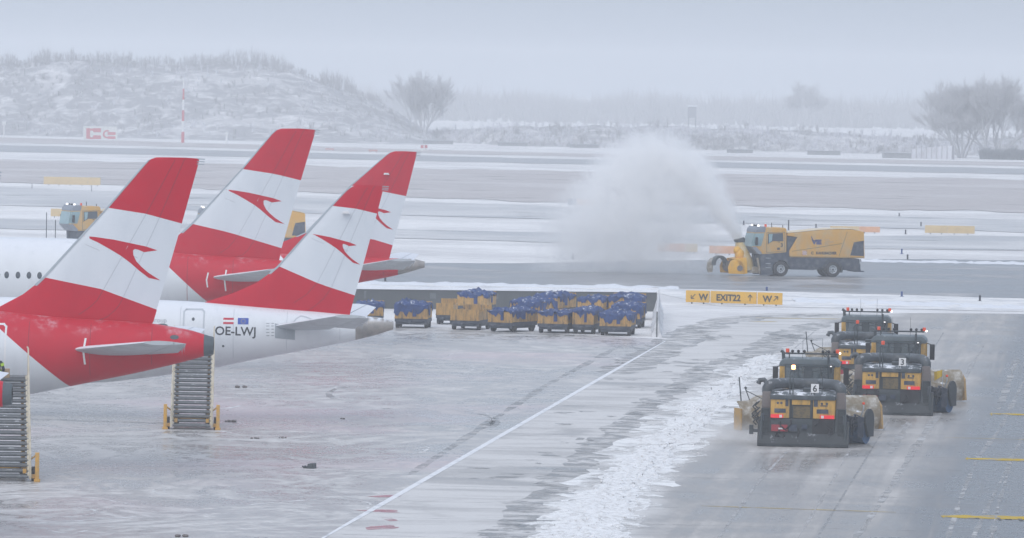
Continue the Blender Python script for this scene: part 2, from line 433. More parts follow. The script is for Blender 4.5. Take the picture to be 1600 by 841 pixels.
def patchy(m, scale=0.6, lo=0.40, hi=0.60, stretch=(1, 1, 1)):
    t = m.node_tree; b = t.nodes["Principled BSDF"]
    t.links.new(ramp(t, noise_(t, scale, stretch, 0, 5, 0.5, 0.65, (11, 5, 0)), lo, hi), b.inputs['Alpha'])
G_STREAK = ground_mat('snow_streak', (0.36, 0.36, 0.36), (0.66, 0.66, 0.66), [(1.5, (1, 1, 1), 0, 0.35, 0.6, 1.0, 0.5, 5)], 0.6, 0.7, 0); patchy(G_STREAK, 0.5, 0.34, 0.72)
patchy(G_TRACK, 1.1, 0.34, 0.60); patchy(G_TRACKD, 0.8, 0.40, 0.70); patchy(G_STAIN, 0.9, 0.28, 0.55); patchy(G_YLINE, 1.6, 0.25, 0.42); patchy(G_LINE, 1.2, 0.22, 0.36)
patchy(G_GRASS, 0.05, 0.26, 0.44); patchy(G_WET_PALE, 0.07, 0.24, 0.42); patchy(G_RUNWAY, 0.05, 0.22, 0.38)
def flat(name, pts, z, m, label=None, kind='structure'):
    bm = bmesh.new()
    bm.faces.new([bm.verts.new((p[0], p[1], z)) for p in pts])
    bmesh.ops.recalc_face_normals(bm, faces=bm.faces)
    for f in bm.faces:
        if f.normal.z < 0: f.normal_flip()
    bmesh.ops.triangulate(bm, faces=bm.faces)
    me = bpy.data.meshes.new(name); bm.to_mesh(me); bm.free()
    me.materials.append(m)
    o = bpy.data.objects.new(name, me); C.objects.link(o)
    return tag(o, label, None, None, kind)
def ragged(pxs, amp, step=14):
    """pixel polyline -> ground points, subdivided, with a wandering edge (metres along the view)"""
    out = []
    for (a, b), (c, d) in zip(pxs, pxs[1:]):
        n = max(2, int(abs(c - a) / step))
        for i in range(n):
            p = G(a + (c - a) * i / n, b + (d - b) * i / n)
            out.append(Vector((p.x, p.y + amp * fbm(p.x * 0.12, p.y * 0.02, len(pxs)), 0)))
    out.append(G(*pxs[-1]))
    return out
def strip(name, top, bot, z, m, at=0.0, ab=0.0, label=None):
    return flat(name, ragged(top, at) + ragged(bot, ab)[::-1], z, m, label)

flat('ground', [(-5000, -60), (5000, -60), (5000, 9000), (-5000, 9000)], 0, G_SNOW, 'snow covered airfield ground')
XL, XR = -500, 2100
def ln(*pts):       # pixel line given by points, extended to the sides
    p = sorted(pts); (a, b), (c, d) = p[0], p[1]; (e, f), (g, h) = p[-2], p[-1]
    return [(XL, b + (d - b) / (c - a) * (XL - a))] + p + [(XR, h + (h - f) / (g - e) * (XR - g))]
strip('runway', ln((0, 227), (800, 247), (1600, 264)), ln((0, 237), (800, 255), (1600, 273)), 0.05, G_RUNWAY, 4, 4, 'far wet runway')
strip('grass_field', ln((0, 250), (800, 266), (1600, 281)), ln((0, 284), (800, 314), (1600, 332)), 0.05, G_GRASS, 14, 10, 'snow dusted grass strip')
strip('verge', ln((0, 215), (800, 238), (1600, 254)), ln((0, 223), (800, 243), (1600, 260)), 0.05, G_GRASS, 6, 6, 'grass verge below the mound')
strip('taxiway', ln((0, 293), (800, 321), (1200, 334), (1600, 344)), ln((0, 321), (800, 341), (1200, 351), (1600, 364)), 0.04, G_WET_PALE, 3, 3, 'pale slushy taxiway')
strip('taxiway', ln((0, 343), (800, 363), (1200, 368), (1600, 370)), ln((0, 358), (800, 377), (1200, 387), (1600, 392)), 0.04, G_WET_PALE, 2, 2, 'second slushy taxiway')
strip('taxiway', ln((0, 402), (560, 411), (800, 412), (1200, 404), (1600, 407)), ln((0, 434), (560, 440), (800, 445), (1120, 453), (1600, 467)), 0.03, G_WET, 1.2, 0.8, 'wet taxiway cleared by the snow blower')
strip('snow_bank', ln((0, 433), (560, 439), (800, 444), (1120, 452), (1600, 466)), ln((0, 500), (560, 450), (800, 455), (1020, 457), (1120, 478), (1600, 487)), 0.02, G_STRIP, 0.8, 1.0, 'churned snow verge')
# apron, lane, swept concrete, dark asphalt
wl0, wl1 = G(505, 841), G(1040, 533)
def along(t, off=0.0):              # point on the white line at fraction t, off metres to its right
    p = wl0.lerp(wl1, t); d = (wl1 - wl0).normalized()
    return p + Vector((d.y, -d.x, 0)) * off
ap_top = ragged([(-500, 500), (540, 508), (1035, 530)], 1.0)
flat('apron', ap_top + [along(0.98), along(-1.0), (-150, 40)], 0.004, G_APRON, 'slush covered aircraft apron')
lane_top = ragged([(1040, 531), (1062, 515), (1110, 498), (1200, 489), (1420, 489), (1600, 491), (2100, 500)], 0.6)
def lpts(pxs, amp=0.0, sub=8):
    out = []
    for (a, b), (c, d) in zip(pxs, pxs[1:]):
        for i in range(sub):
            p = G(a + (c - a) * i / sub, b + (d - b) * i / sub)
            out.append(Vector((p.x + amp * fbm(p.x * 0.3, p.y * 0.15, 3), p.y, 0)))
    out.append(G(*pxs[-1]))
    return out
def quad_fit(pxs):          # x = a + b y + c y^2 through three ground points
    p = [G(*q) for q in pxs]
    Ms = Matrix([(1, q.y, q.y * q.y) for q in p]).inverted()
    return Ms @ Vector([q.x for q in p])
def blend_ground(name, surfaces, borders):
    m = bpy.data.materials.new(name); m.use_nodes = True
    t = m.node_tree; b = t.nodes["Principled BSDF"]
    cc = rr = None
    geo = node(t, "ShaderNodeTexCoord"); sp = node(t, "ShaderNodeSeparateXYZ"); t.links.new(geo.outputs['Object'], sp.inputs[0])
    for k, (dark, light, layers, rd, rl) in enumerate(surfaces):
        tot = None
        for i, (sc_, st, ro, lo, hi, wt, di, de) in enumerate(layers):
            v = math_(t, 'MULTIPLY', ramp(t, noise_(t, sc_, st, ro, de, di, 0.6, (i * 7.3 + k * 19, i * 3.1, 0)), lo, hi), wt)
            tot = v if tot is None else math_(t, 'ADD', tot, v)
        tot = math_(t, 'MINIMUM', tot, 1.0)
        c = mixc(t, tot, dark, light)
        rg = node(t, "ShaderNodeMapRange"); t.links.new(tot, rg.inputs[0]); rg.inputs[3].default_value = rd; rg.inputs[4].default_value = .85
        if k == 0: cc, rr = c, rg.outputs[0]
        else:
            (a0, a1, a2), wid, amp = borders[k - 1]
            e = math_(t, 'ADD', math_(t, 'MULTIPLY', math_(t, 'ADD', math_(t, 'MULTIPLY', sp.outputs[1], a2), a1), sp.outputs[1]), a0)
            d = math_(t, 'SUBTRACT', sp.outputs[0], e)
            d = math_(t, 'ADD', d, math_(t, 'MULTIPLY', math_(t, 'SUBTRACT', noise_(t, 0.35, (1, 0.25, 1), 0, 5, 0.4, 0.6, (k * 31, 2, 0)), 0.5), amp))
            mk_ = ramp(t, d, -wid, wid)
            cc = mixc(t, mk_, cc, c)
            mx = node(t, "ShaderNodeMix"); t.links.new(mk_, mx.inputs[0]); t.links.new(rr, mx.inputs[2]); t.links.new(rg.outputs[0], mx.inputs[3]); rr = mx.outputs[0]
    t.links.new(cc, b.inputs['Base Color']); t.links.new(rr, b.inputs['Roughness'])
    sl = node(t, "ShaderNodeMapRange"); t.links.new(rr, sl.inputs[0]); sl.inputs[1].default_value = .25; sl.inputs[2].default_value = .85; sl.inputs[3].default_value = 0.30; sl.inputs[4].default_value = 0.02
    t.links.new(sl.outputs[0], b.inputs['Specular IOR Level'])
    return m
G_LANES = blend_ground('lane_surface', [
    ((0.29, 0.28, 0.27), (0.67, 0.66, 0.65), [(0.10, (1, 0.7, 1), 0, 0.30, 0.50, 0.55, 1.2, 5), (0.25, (0.5, 1.5, 1), 0, 0.34, 0.56, 0.45, 0.5, 5), (5, (1, 0.3, 1), 0, 0.45, 0.7, 0.12, 0, 3)], 0.25, 0.6),
    ((0.27, 0.255, 0.24), (0.60, 0.58, 0.56), [(0.55, (1.8, 0.05, 1), LANE, 0.42, 0.66, 0.40, 0.25, 4), (0.12, (1, 0.8, 1), 0, 0.40, 0.68, 0.45, 1.0, 5), (4, (1, 0.25, 1), 0, 0.48, 0.72, 0.25, 0, 4)], 0.26, 0.55),
    ((0.118, 0.113, 0.113), (0.62, 0.60, 0.58), [(0.42, (2.6, 0.035, 1), LANE, 0.56, 0.72, 0.70, 0.25, 4), (0.15, (1, 1, 1), 0, 0.5, 0.78, 0.25, 1.0, 5), (4, (1, 0.25, 1), 0, 0.5, 0.75, 0.16, 0, 4)], 0.26, 0.55)],
    [(quad_fit([(1010, 841), (1165, 630), (1350, 515)]), 0.9, 2.0), (quad_fit([(1400, 841), (1500, 670), (1590, 508)]), 1.1, 2.6)])
flat('lane', lane_top + [(60, 30), along(-1.0)], 0.004, G_LANES, 'lane being swept right of the white line, paler beside the line')
# wide grey tracks that the first machines left in the lane
def ribbon(mb, pxs, wid, z, n=6, wob=0.0):
    pts = lpts(pxs, 0, n)
    prev = None
    vs, fs = [], []
    for i, p in enumerate(pts):
        d = (pts[min(i + 1, len(pts) - 1)] - pts[max(i - 1, 0)]).normalized()
        sd_ = Vector((d.y, -d.x, 0))
        w_ = wid * (1 + wob * fbm(p.x * 0.6, p.y * 0.3, 9)) * (0.35 if i in (0, len(pts) - 1) else 1)
        vs += [(p - sd_ * w_ / 2) + Vector((0, 0, z)), (p + sd_ * w_ / 2) + Vector((0, 0, z))]
        if i: fs.append((2 * i - 2, 2 * i - 1, 2 * i + 1, 2 * i))
    mb.add(vs, fs)
mb = MB(); ribbon(mb, [(498, 845), (1040, 533)], 0.24, 0.012)
tag(mb.build('white_line', G_LINE), 'white painted taxi line', kind='structure')
mb = MB()
ribbon(mb, [(1470, 807), (1700, 812)], 1.5, 0.012)
ribbon(mb, [(1512, 717), (1700, 722)], 1.3, 0.012)
ribbon(mb, [(1550, 647), (1700, 651)], 1.2, 0.012)
ribbon(mb, [(1095, 791), (1400, 801)], 0.16, 0.012)
ribbon(mb, [(1180, 497), (1320, 499)], 0.5, 0.012)
ribbon(mb, [(1170, 503), (1215, 503)], 0.5, 0.012)
ribbon(mb, [(1475, 684), (1700, 690)], 0.10, 0.012)
for px, y0 in ((1475, 807), (1512, 717), (1550, 647)):
    a, b, c = G(px - 4, y0 - .1, .012), G(px + .3, y0 - 2.6, .012), G(px + .3, y0 + 2.6, .012)
    mb.add([a, b, c], [(0, 1, 2)])
tag(mb.build('yellow_lines', G_YLINE), 'worn yellow ground markings', kind='structure')
mb = MB()
for x0, w_, h_ in ((1559, 5, .9), (1592, 6, .9), (1571, 10, .25), (1524, 6, .2)):
    a = G(x0, 808 + .035 * (x0 - 1475), .0165); s_ = F / a.y
    mb.add([(a.x, a.y - h_ / 2, a.z), (a.x + w_ / s_, a.y - h_ / 2, a.z), (a.x + w_ / s_, a.y + h_ / 2, a.z), (a.x, a.y + h_ / 2, a.z)], [(0, 1, 2, 3)])
tag(mb.build('painted_marks', mat('worn_black_paint', (.06, .06, .06), .6, dirt=.5, dirtc=(.25, .24, .2))), 'worn black marks painted on the nearest yellow bar', kind='structure')
mb = MB()
def arc(mb, cx, cy, rx, ry, a0, a1, wid, n=18):
    ribbon(mb, [(cx + rx * math.cos(a0 + (a1 - a0) * i / n), cy + ry * math.sin(a0 + (a1 - a0) * i / n)) for i in range(n + 1)], wid, 0.008, 2, 0.8)
for a in [(560, 612, 42, 12, 2.2, 4.6, .10), (640, 655, 130, 22, -1.9, 0.4, .10), (650, 660, 120, 20, -1.6, 0.5, .08), (600, 700, 70, 12, -1.2, 1.0, .10),
          (300, 768, 60, 8, 0.4, 5.6, .10), (300, 768, 44, 5.5, 0.4, 5.6, .08), (60, 800, 90, 9, -1.3, 1.5, .12), (400, 700, 150, 14, -2.0, -0.4, .09),
          (900, 565, 70, 12, -1.5, 0.8, .12), (960, 555, 60, 10, -2.2, -0.2, .14), (760, 556, 60, 7, 3.0, 6.2, .10), (470, 790, 110, 13, -1.4, 0.4, .09), (150, 700, 160, 10, 3.6, 5.8, .10), (690, 575, 50, 12, -0.9, 1.4, .10)]:
    arc(mb, *a)
for p in [[(350, 590), (560, 598), (840, 612)], [(560, 574), (780, 577), (920, 572)], [(80, 690), (260, 686)], [(0, 822), (240, 806), (520, 800)], [(100, 735), (330, 726), (480, 737)], [(380, 790), (620, 770)], [(340, 745), (540, 752), (640, 745)]]:
    ribbon(mb, p, 0.13, 0.008, 10, 0.9)
ZR = 0.0; mb2 = MB()
for p, wd in [([(1599, 597), (1563, 670), (1526, 719), (1502, 776), (1481, 841)], .16), ([(1538, 540), (1500, 600), (1445, 674), (1392, 759), (1344, 836)], .2), ([(1520, 575), (1440, 690), (1380, 780), (1330, 850)], .16), ([(1602, 674), (1550, 780), (1518, 845)], .14),
              ([(1590, 560), (1575, 600), (1560, 640)], .3), ([(1230, 705), (1180, 760), (1120, 845)], .10), ([(1330, 700), (1290, 770), (1245, 845)], .08), ([(1420, 660), (1390, 710)], .3), ([(1580, 720), (1560, 790), (1548, 845)], .12)]:
    ZR += 0.0006; ribbon(mb2, p, wd, 0.0085 + ZR, 10, 1.3)
tag(mb.build('slush_ridges', G_TRACK), 'thin curved ridges of slush left by tyres', kind='structure')
tag(mb2.build('snow_streaks', G_STREAK), 'white snow streaks left along the swept lane', kind='structure')
rn = random.Random(31); mb = MB()
for k in range(46):
    px, py = rn.uniform(20, 900), rn.uniform(560, 838)
    if px > 1040 - (py - 533) * 1.72 - 40: continue
    L_ = rn.uniform(50, 190); cv = rn.uniform(-9, 9); sl = rn.uniform(-.05, .09)
    ribbon(mb, [(px + L_ * (i / 8 - .5), py + cv * (4 * (i / 8 - .5) ** 2) + sl * L_ * (i / 8 - .5)) for i in range(9)], rn.uniform(.05, .14), .0075 + .00002 * k, 2, 1.2)
tag(mb.build('brush_strokes', G_TRACK), 'pale curved brush strokes in the apron slush', kind='structure')
mb = MB()
d_ = (wl1 - wl0).normalized(); n_ = Vector((d_.y, -d_.x, 0))
for k in range(30):
    a = wl0 + d_ * (-6 + 7.5 * k) + n_ * .4; b = a + n_ * 26
    mb.add([a + d_ * .05 + Vector((0, 0, .0095)), a - d_ * .05 + Vector((0, 0, .0095)), b - d_ * .05 + Vector((0, 0, .0095)), b + d_ * .05 + Vector((0, 0, .0095))], [(0, 1, 2, 3)])
for k in (7.5, 15.0):
    a = wl0 + n_ * k - d_ * 10; b = wl1 + n_ * k + d_ * 20
    mb.add([a + n_ * .04 + Vector((0, 0, .0097)), a - n_ * .04 + Vector((0, 0, .0097)), b - n_ * .04 + Vector((0, 0, .0097)), b + n_ * .04 + Vector((0, 0, .0097))], [(0, 1, 2, 3)])
tag(mb.build('slab_joints', G_TRACKD), 'dark joints between the concrete slabs of the lane', kind='structure')
mb = MB()
for a in [(560, 616, 46, 12, 2.2, 4.4, .35), (640, 660, 135, 22, -1.9, 0.4, .3), (900, 568, 70, 12, -1.5, 0.8, .4), (330, 700, 110, 12, -2.2, -0.6, .3), (960, 552, 55, 10, -2.2, -0.2, .35)]:
    arc(mb, *a)
ribbon(mb, [(40, 655), (130, 658), (270, 662)], 0.9, 0.008, 10, 0.8)
ribbon(mb, [(640, 742), (850, 604), (960, 545)], 0.35, 0.008, 14, 0.9)
ribbon(mb, [(200, 568), (330, 592)], 0.6, 0.008, 10, 0.8)
tag(mb.build('wet_tracks', G_TRACKD), 'dark wet tyre tracks on the apron', kind='structure')
mb = MB()
for p, wd in [([(585, 800), (612, 797)], 1.2), ([(575, 824), (620, 826)], 1.6), ([(600, 812), (618, 812)], .8), ([(590, 775), (614, 777)], 1.0)]:
    ribbon(mb, p, wd, 0.010, 8, 1.4)
tag(mb.build('red_stains', G_STAIN), 'red stains in the slush beside the white line', kind='structure')
mb = MB()
ribbon(mb, [(960, 585), (1040, 545), (1085, 516), (1125, 503), (1190, 496), (1320, 491)], 2.6, 0.008, 12, .5)
ribbon(mb, [(1140, 590), (1195, 545), (1235, 520), (1280, 506), (1340, 500)], 2.0, 0.008, 12, .6)
ribbon(mb, [(770, 850), (835, 800), (880, 752), (945, 690), (1010, 640), (1075, 595), (1130, 560)], 1.5, 0.009, 14, .9)
tag(mb.build('swept_arcs', G_TRACKD), 'wide grey arcs where machines turned onto the lane', kind='structure')
# dark puddle patches of the lane
mb = MB()
rnd = random.Random(5)
def blob(mb, px, py, rx, ry, z, n=26, seed=0):
    c = G(px, py)
    vs = [(c.x, c.y, z)]
    for i in range(n):
        a = 2 * math.pi * i / n
        k = 1 + 0.55 * fbm(math.cos(a) * 1.7 + seed, math.sin(a) * 1.7, seed)
        vs.append((c.x + rx * k * math.cos(a), c.y + ry * k * math.sin(a), z))
    mb.add(vs, [(0, 1 + i, 1 + (i + 1) % n) for i in range(n)])
for i, (px, py, rx, ry) in enumerate([(985, 600, .9, 2.0), (900, 652, .6, 1.3), (1010, 655, .8, 2.5), (905, 680, .9, 2.2), (880, 760, .9, 2.4), (985, 640, 1.1, 3.5), (1060, 560, 1.0, 3.5), (1120, 520, 1.2, 6), (1240, 520, 1.6, 6),
        (780, 740, .9, 1.4), (860, 715, .8, 1.8), (1150, 560, 1.0, 3.0), (1110, 600, .8, 2.4), (1065, 612, .7, 2.4), (820, 820, 1.0, 1.6), (1075, 575, .8, 3)]):
    for k in range(5):
        blob(mb, px + rnd.uniform(-34, 34), py + rnd.uniform(-12, 12), rx * rnd.uniform(.15, .7), ry * rnd.uniform(.12, .45), 0.010 + 0.0015 * k + 0.0002 * i, seed=i * 3 + k)
tag(mb.build('wet_patches', G_TRACKD), 'dark wet patches where the slush has gone', kind='structure')
# windrow of ploughed snow: a real ridge
mb = MB()
ctr = [(1000, 470), (930, 841), (985, 770), (1045, 700), (1110, 640), (1165, 590), (1215, 552)]
cl = lpts([(845, 960), (900, 858), (925, 820), (975, 760), (1035, 700), (1095, 645), (1150, 598), (1205, 556)], 0, 26)
nx = 46
rows = []
for i, p in enumerate(cl):
    t = i / (len(cl) - 1)
    hw = (2.1 * (1 - t) + 0.75 * t) * (1 + 0.75 * fbm(p.y * 0.16, 5, 1)) + 0.15
    hw_r = hw * 0.75
    row = []
    for k in range(nx + 1):
        s = -1 + 2 * k / nx
        x = p.x + (s * hw if s < 0 else s * hw_r) + 0.25 * fbm(p.x * .5 + s * 2, p.y * 0.8, 4)
        e = max(0, 1 - abs(s) ** 1.6)
        z = -0.03 + e * 0.09 + e ** 0.5 * 0.09 * max(-0.4, fbm(x * 2.2, p.y * 1.3, 2, 6)) + e ** .4 * 0.035 * noise.noise(Vector((x * 11, p.y * 6, 1)))
        row.append((x, p.y + 0.2 * fbm(x * 1.3, p.y, 8), z if 0 < k < nx else -0.03))
    rows.append(row)
mb.loft(rows, closed=False)
for i in range(500):
    p = random.choice(cl); t = (p.y - cl[0].y) / (cl[-1].y - cl[0].y)
    s = random.gauss(0.1, 0.6)
    r = random.choice((.015, .02, .025, .03, .045)) * random.uniform(.8, 1.4)
    x = p.x + s * (1.5 * (1 - t) + 0.5 * t); y = p.y + random.uniform(-1.2, 1.2)
    zz = 0.15 * max(0, 1 - abs(s)) + r * .3
    mb.ball((x, y, zz), r, n=3, sz=random.uniform(.6, 1))
tag(mb.build('snow_ridge', mat('lumpy_ploughed_snow', (0.90, 0.90, 0.90), 0.9, dirt=0.45, dirtc=(0.52, 0.50, 0.48), dscale=3.5, bump=1.0, bscale=7), smooth=True, angle=60),
    'lumpy ridge of ploughed snow left of the sweepers', kind='stuff')
G_SOFT = ground_mat('loose_slush', (0.66, 0.65, 0.64), (0.90, 0.90, 0.89), [(1.2, (1, 1, 1), 0, 0.35, 0.6, 1.0, 0.5, 5)], 0.6, 0.8, 0.4); patchy(G_SOFT, 0.5, 0.38, 0.56, (1, .6, 1))
mb = MB()
ribbon(mb, [(838, 960), (888, 860), (915, 822), (964, 762), (1024, 702), (1086, 646), (1142, 600), (1196, 560)], 3.2, 0.0125, 14, .6)
tag(mb.build('loose_slush', G_SOFT), 'loose slush smeared on both sides of the snow ridge', kind='structure')
# low ploughed rims along the blower's taxiway and small snow banks
def rim(name, pxs, hw, h, label, m=None, seed=0, sub=40):
    cl = lpts(pxs, 0, sub); rows = []
    for p in cl:
        row = []
        for k in range(13):
            s = -1 + k / 6
            e = max(0, 1 - abs(s) ** 2)
            row.append((p.x, p.y + s * hw * (1 + .5 * fbm(p.x * .3, seed, 2)), -0.04 + e * h * (0.65 + 0.9 * fbm(p.x * 1.1, p.y + s, seed, 5))))
        rows.append(row)
    mb = MB(); mb.loft(rows, closed=False)
    return tag(mb.build(name, m or M['snow'], smooth=True), label, kind='structure')
rim('snow_rim', [(1240, 470), (1600, 481), (1900, 490)], 4, 0.22, 'ploughed snow rim behind the sweepers', seed=1)
rim('snow_rim', [(-100, 428), (560, 443), (1060, 451)], 3, 0.22, 'ploughed snow rim along the wall', seed=2)
rim('snow_rim', [(1345, 409), (1600, 413), (1900, 418)], 2.5, 0.25, 'ploughed snow rim beyond the snow blower', seed=3)

# ================================================================== MOUNDS, THICKETS, TREES (far)
M['mound'] = ground_mat('scrubby_snowy_earth', (0.31, 0.31, 0.32), (0.74, 0.73, 0.73), [(0.05, (1, 1, .5), 0, 0.50, 0.62, 0.55, 1.5, 6), (0.30, (1, 1, 1), 0, 0.50, 0.62, 0.55, 0.8, 6)], 0.9, 0.9, 0.0)  # snow on scrubby earth, dark tone raised to mimic fog over the mound
crest = [(-400, 98), (0, 97), (100, 93), (200, 96), (300, 97), (380, 99), (430, 106), (480, 120), (540, 140), (590, 164), (630, 186), (665, 205), (700, 219)]
hill_top = []
DH = 1475
def crest_h(x):
    px = CX + x / DH * F
    return max(0.0, PD(px, interp(crest, px), DH).z)
mb = MB(); rows = []
HX0, HX1 = -205, -13
def hill_z(x, v):          # v 0 foot, 1 crest, 2 back foot
    e = 1 - abs(1 - v)
    e = e * e * (3 - 2 * e)
    e = 0.45 * e + 0.55 * (1 - abs(1 - v))
    h = crest_h(x)
    return h * e + (1.1 * fbm(x * 0.05, v * 3, 1) + 0.5 * fbm(x * 0.2, v * 9, 2)) * min(1, h / 6) * min(1, e * 4) - 0.1
def hill_pt(x, v):
    px_ = CX + x / 1380 * F; fy = G(px_, 211.5 + 0.023 * px_).y
    fy = min(max(fy, 1250), 1440)
    return Vector((x, fy + (DH - fy) * v, hill_z(x, v)))
for j in range(60):
    v = 2.0 * j / 59
    rows.append([hill_pt(HX0 + (HX1 - HX0) * i / 150, v) for i in range(151)])
mb.loft(rows, closed=False)
tag(mb.build('hill', M['mound'], smooth=True), 'snowy scrub covered mound behind the runway', kind='structure')
def bank_pt(px, v):
    fy = interp([(600, 219), (800, 230), (1200, 239), (1600, 247), (2000, 254)], px)
    p = G(px, fy - 2)
    h = interp([(560, 0.0), (700, 3.2), (900, 5.0), (1200, 5.2), (1400, 3.6), (1600, 4.2), (2000, 4)], px)
    e = 1 - abs(1 - v)
    return Vector((p.x * (1 + 0.02 * v), p.y + 32 * v, h * (e * (2 - e)) + 0.7 * fbm(px * 0.012, v * 2, 7) * min(1, e * 3) - 0.1))
mb = MB(); rows = []
for j in range(22):
    rows.append([bank_pt(560 + i * 9, 2.0 * j / 21) for i in range(160)])
mb.loft(rows, closed=False)
tag(mb.build('embankment', M['mound'], smooth=True), 'low snowy embankment beyond the runway', kind='structure')
def blade(mb, a, b, w0, w1=0.0, mi=None, ang=None):
    a, b = Vector(a), Vector(b)
    an = random.uniform(0, 6.28) if ang is None else ang
    u = Vector((math.cos(an), math.sin(an), 0))
    v = Vector((-u.y, u.x, 0))
    vs = [a + u * w0, a - u * w0 * .5 + v * w0 * .87, a - u * w0 * .5 - v * w0 * .87, b]
    mb.add(vs, [(0, 1, 3), (1, 2, 3), (2, 0, 3)], mi)
def bush(mb, p, h, r, n, w0, upright=0.5, mi=0):
    for _ in range(n):
        a = random.uniform(0, 6.28); k = random.uniform(0.2, 1)
        tip = p + Vector((math.cos(a) * r * k, math.sin(a) * r * k, h * random.uniform(.55, 1.0) * (1 - (1 - upright) * k * .5)))
        m1 = p.lerp(tip, 0.5) + Vector((0, 0, h * .1))
        blade(mb, p + Vector((math.cos(a), math.sin(a), 0)) * r * 0.1, m1 + (m1 - p) * 0.3, w0, mi=mi)
        for _ in range(2):
            q = tip + Vector((random.gauss(0, r * .25), random.gauss(0, r * .25), random.uniform(-.1, .25) * h))
            blade(mb, m1, q, w0 * .7, mi=mi)
mb = MB()
for i in range(1500):
    px = random.uniform(-350, 600)
    x = (px - CX) / F * DH
    hh = interp([(-350, 4.0), (60, 4.2), (330, 4.2), (375, 6.5), (420, 5.0), (470, 4.0), (515, 6.0), (560, 4.8), (600, 2.5)], px) * random.uniform(.35, 1.0) * (.8 + .5 * fbm(x * .12, 3, 4))
    bush(mb, hill_pt(x, random.uniform(.90, 1.14)), hh, hh * .30, 5, 0.05, 0.85)
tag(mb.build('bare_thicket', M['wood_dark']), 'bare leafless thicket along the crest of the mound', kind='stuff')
mb = MB()
for i in range(800):
    x = random.uniform(HX0 + 30, HX1); v = random.uniform(0.02, .95)
    p = hill_pt(x, v)
    if p.z < .2: continue
    s = 1 if fbm(x * .05, v * 4, 5) > 0 else 0
    bush(mb, p, random.uniform(.8, 2.2), random.uniform(.6, 1.3), 6, 0.10, 0.5, s)
for i in range(1300):
    px = random.uniform(620, 1750)
    p = bank_pt(px, abs(random.gauss(.3, .4)) % 1.2)
    s = 1 if fbm(px * .02, p.y * .05, 5) > -.15 else 0
    bush(mb, p, random.uniform(.8, 2.4), random.uniform(.6, 1.4), 6, 0.10, 0.5, s)
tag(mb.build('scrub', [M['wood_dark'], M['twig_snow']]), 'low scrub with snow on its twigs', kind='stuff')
mb = MB()
for i in range(4200):
    x = random.uniform(-140, 460); y = random.uniform(2300, 3000)
    hh = (13 + 7 * fbm(x * .012, y * .002, 3)) * random.uniform(.6, 1.05)
    bush(mb, Vector((x, y, 0)), hh, hh * .45, 7, 0.30, 0.8)
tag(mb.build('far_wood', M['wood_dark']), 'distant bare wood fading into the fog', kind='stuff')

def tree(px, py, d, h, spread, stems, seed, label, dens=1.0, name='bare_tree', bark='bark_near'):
    rn = random.Random(seed)
    base = G(px, py) if d is None else Vector(((px - CX) / F * d, d, 0))
    root = thing(name, label, 'tree', base, 0, 'bare trees beyond the runway')
    tr, cr = MB(), MB()
    def grow(p, dr, ln_, rad, lev):
        n = 3
        pts = [p]
        for i in range(n):
            dr = (dr + Vector((rn.gauss(0, .13), rn.gauss(0, .13), 0.05))).normalized()
            pts.append(pts[-1] + dr * ln_ / n)
        r1 = rad * 0.62
        (tr if lev < 2 else cr).tube(pts, [rad + (r1 - rad) * i / n for i in range(n + 1)], 5 if lev < 2 else 3, caps=False)
        if lev >= 4:
            for _ in range(int(3 * dens)):
                a_ = pts[1].lerp(pts[3], rn.random()); blade(cr, a_, a_ + (dr + Vector((rn.gauss(0, .55), rn.gauss(0, .55), rn.gauss(.1, .3)))) * h * rn.uniform(.04, .10), .022)
        if lev >= 5: return
        for k in range(rn.choice((3, 3, 4)) if lev else 4):
            t = rn.uniform(.45, 1.0)
            q = pts[1].lerp(pts[3], max(0, (t - .33) / .67))
            a = rn.uniform(0, 6.28)
            sp = rn.uniform(.35, .85)
            nd = (dr + Vector((math.cos(a), math.sin(a), rn.uniform(-.15, .35))) * sp).normalized()
            grow(q, nd, ln_ * rn.uniform(.55, .75), max(0.035, r1 * .75), lev + 1)
        grow(pts[-1], dr, ln_ * .7, max(0.035, r1), lev + 1)
    for k in range(stems):
        a = 6.28 * k / stems + rn.uniform(-.4, .4)
        lean = spread * rn.uniform(.2, .5) if stems > 1 else .05
        grow(Vector((math.cos(a) * .6 * (stems > 1), math.sin(a) * .6 * (stems > 1), -0.2)), Vector((math.cos(a) * lean, math.sin(a) * lean, 1)).normalized(), h * .40, h * .016, 0)
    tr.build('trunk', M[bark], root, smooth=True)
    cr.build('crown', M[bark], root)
    return root
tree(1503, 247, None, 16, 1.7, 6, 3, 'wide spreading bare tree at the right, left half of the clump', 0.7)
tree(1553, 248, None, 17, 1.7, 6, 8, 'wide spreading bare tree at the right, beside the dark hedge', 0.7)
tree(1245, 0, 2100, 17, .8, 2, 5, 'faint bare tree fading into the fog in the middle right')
tree(658, 221, None, 16, .55, 6, 12, 'tall bare tree at the right foot of the scrubby mound', 0.0, bark='bark_faint')

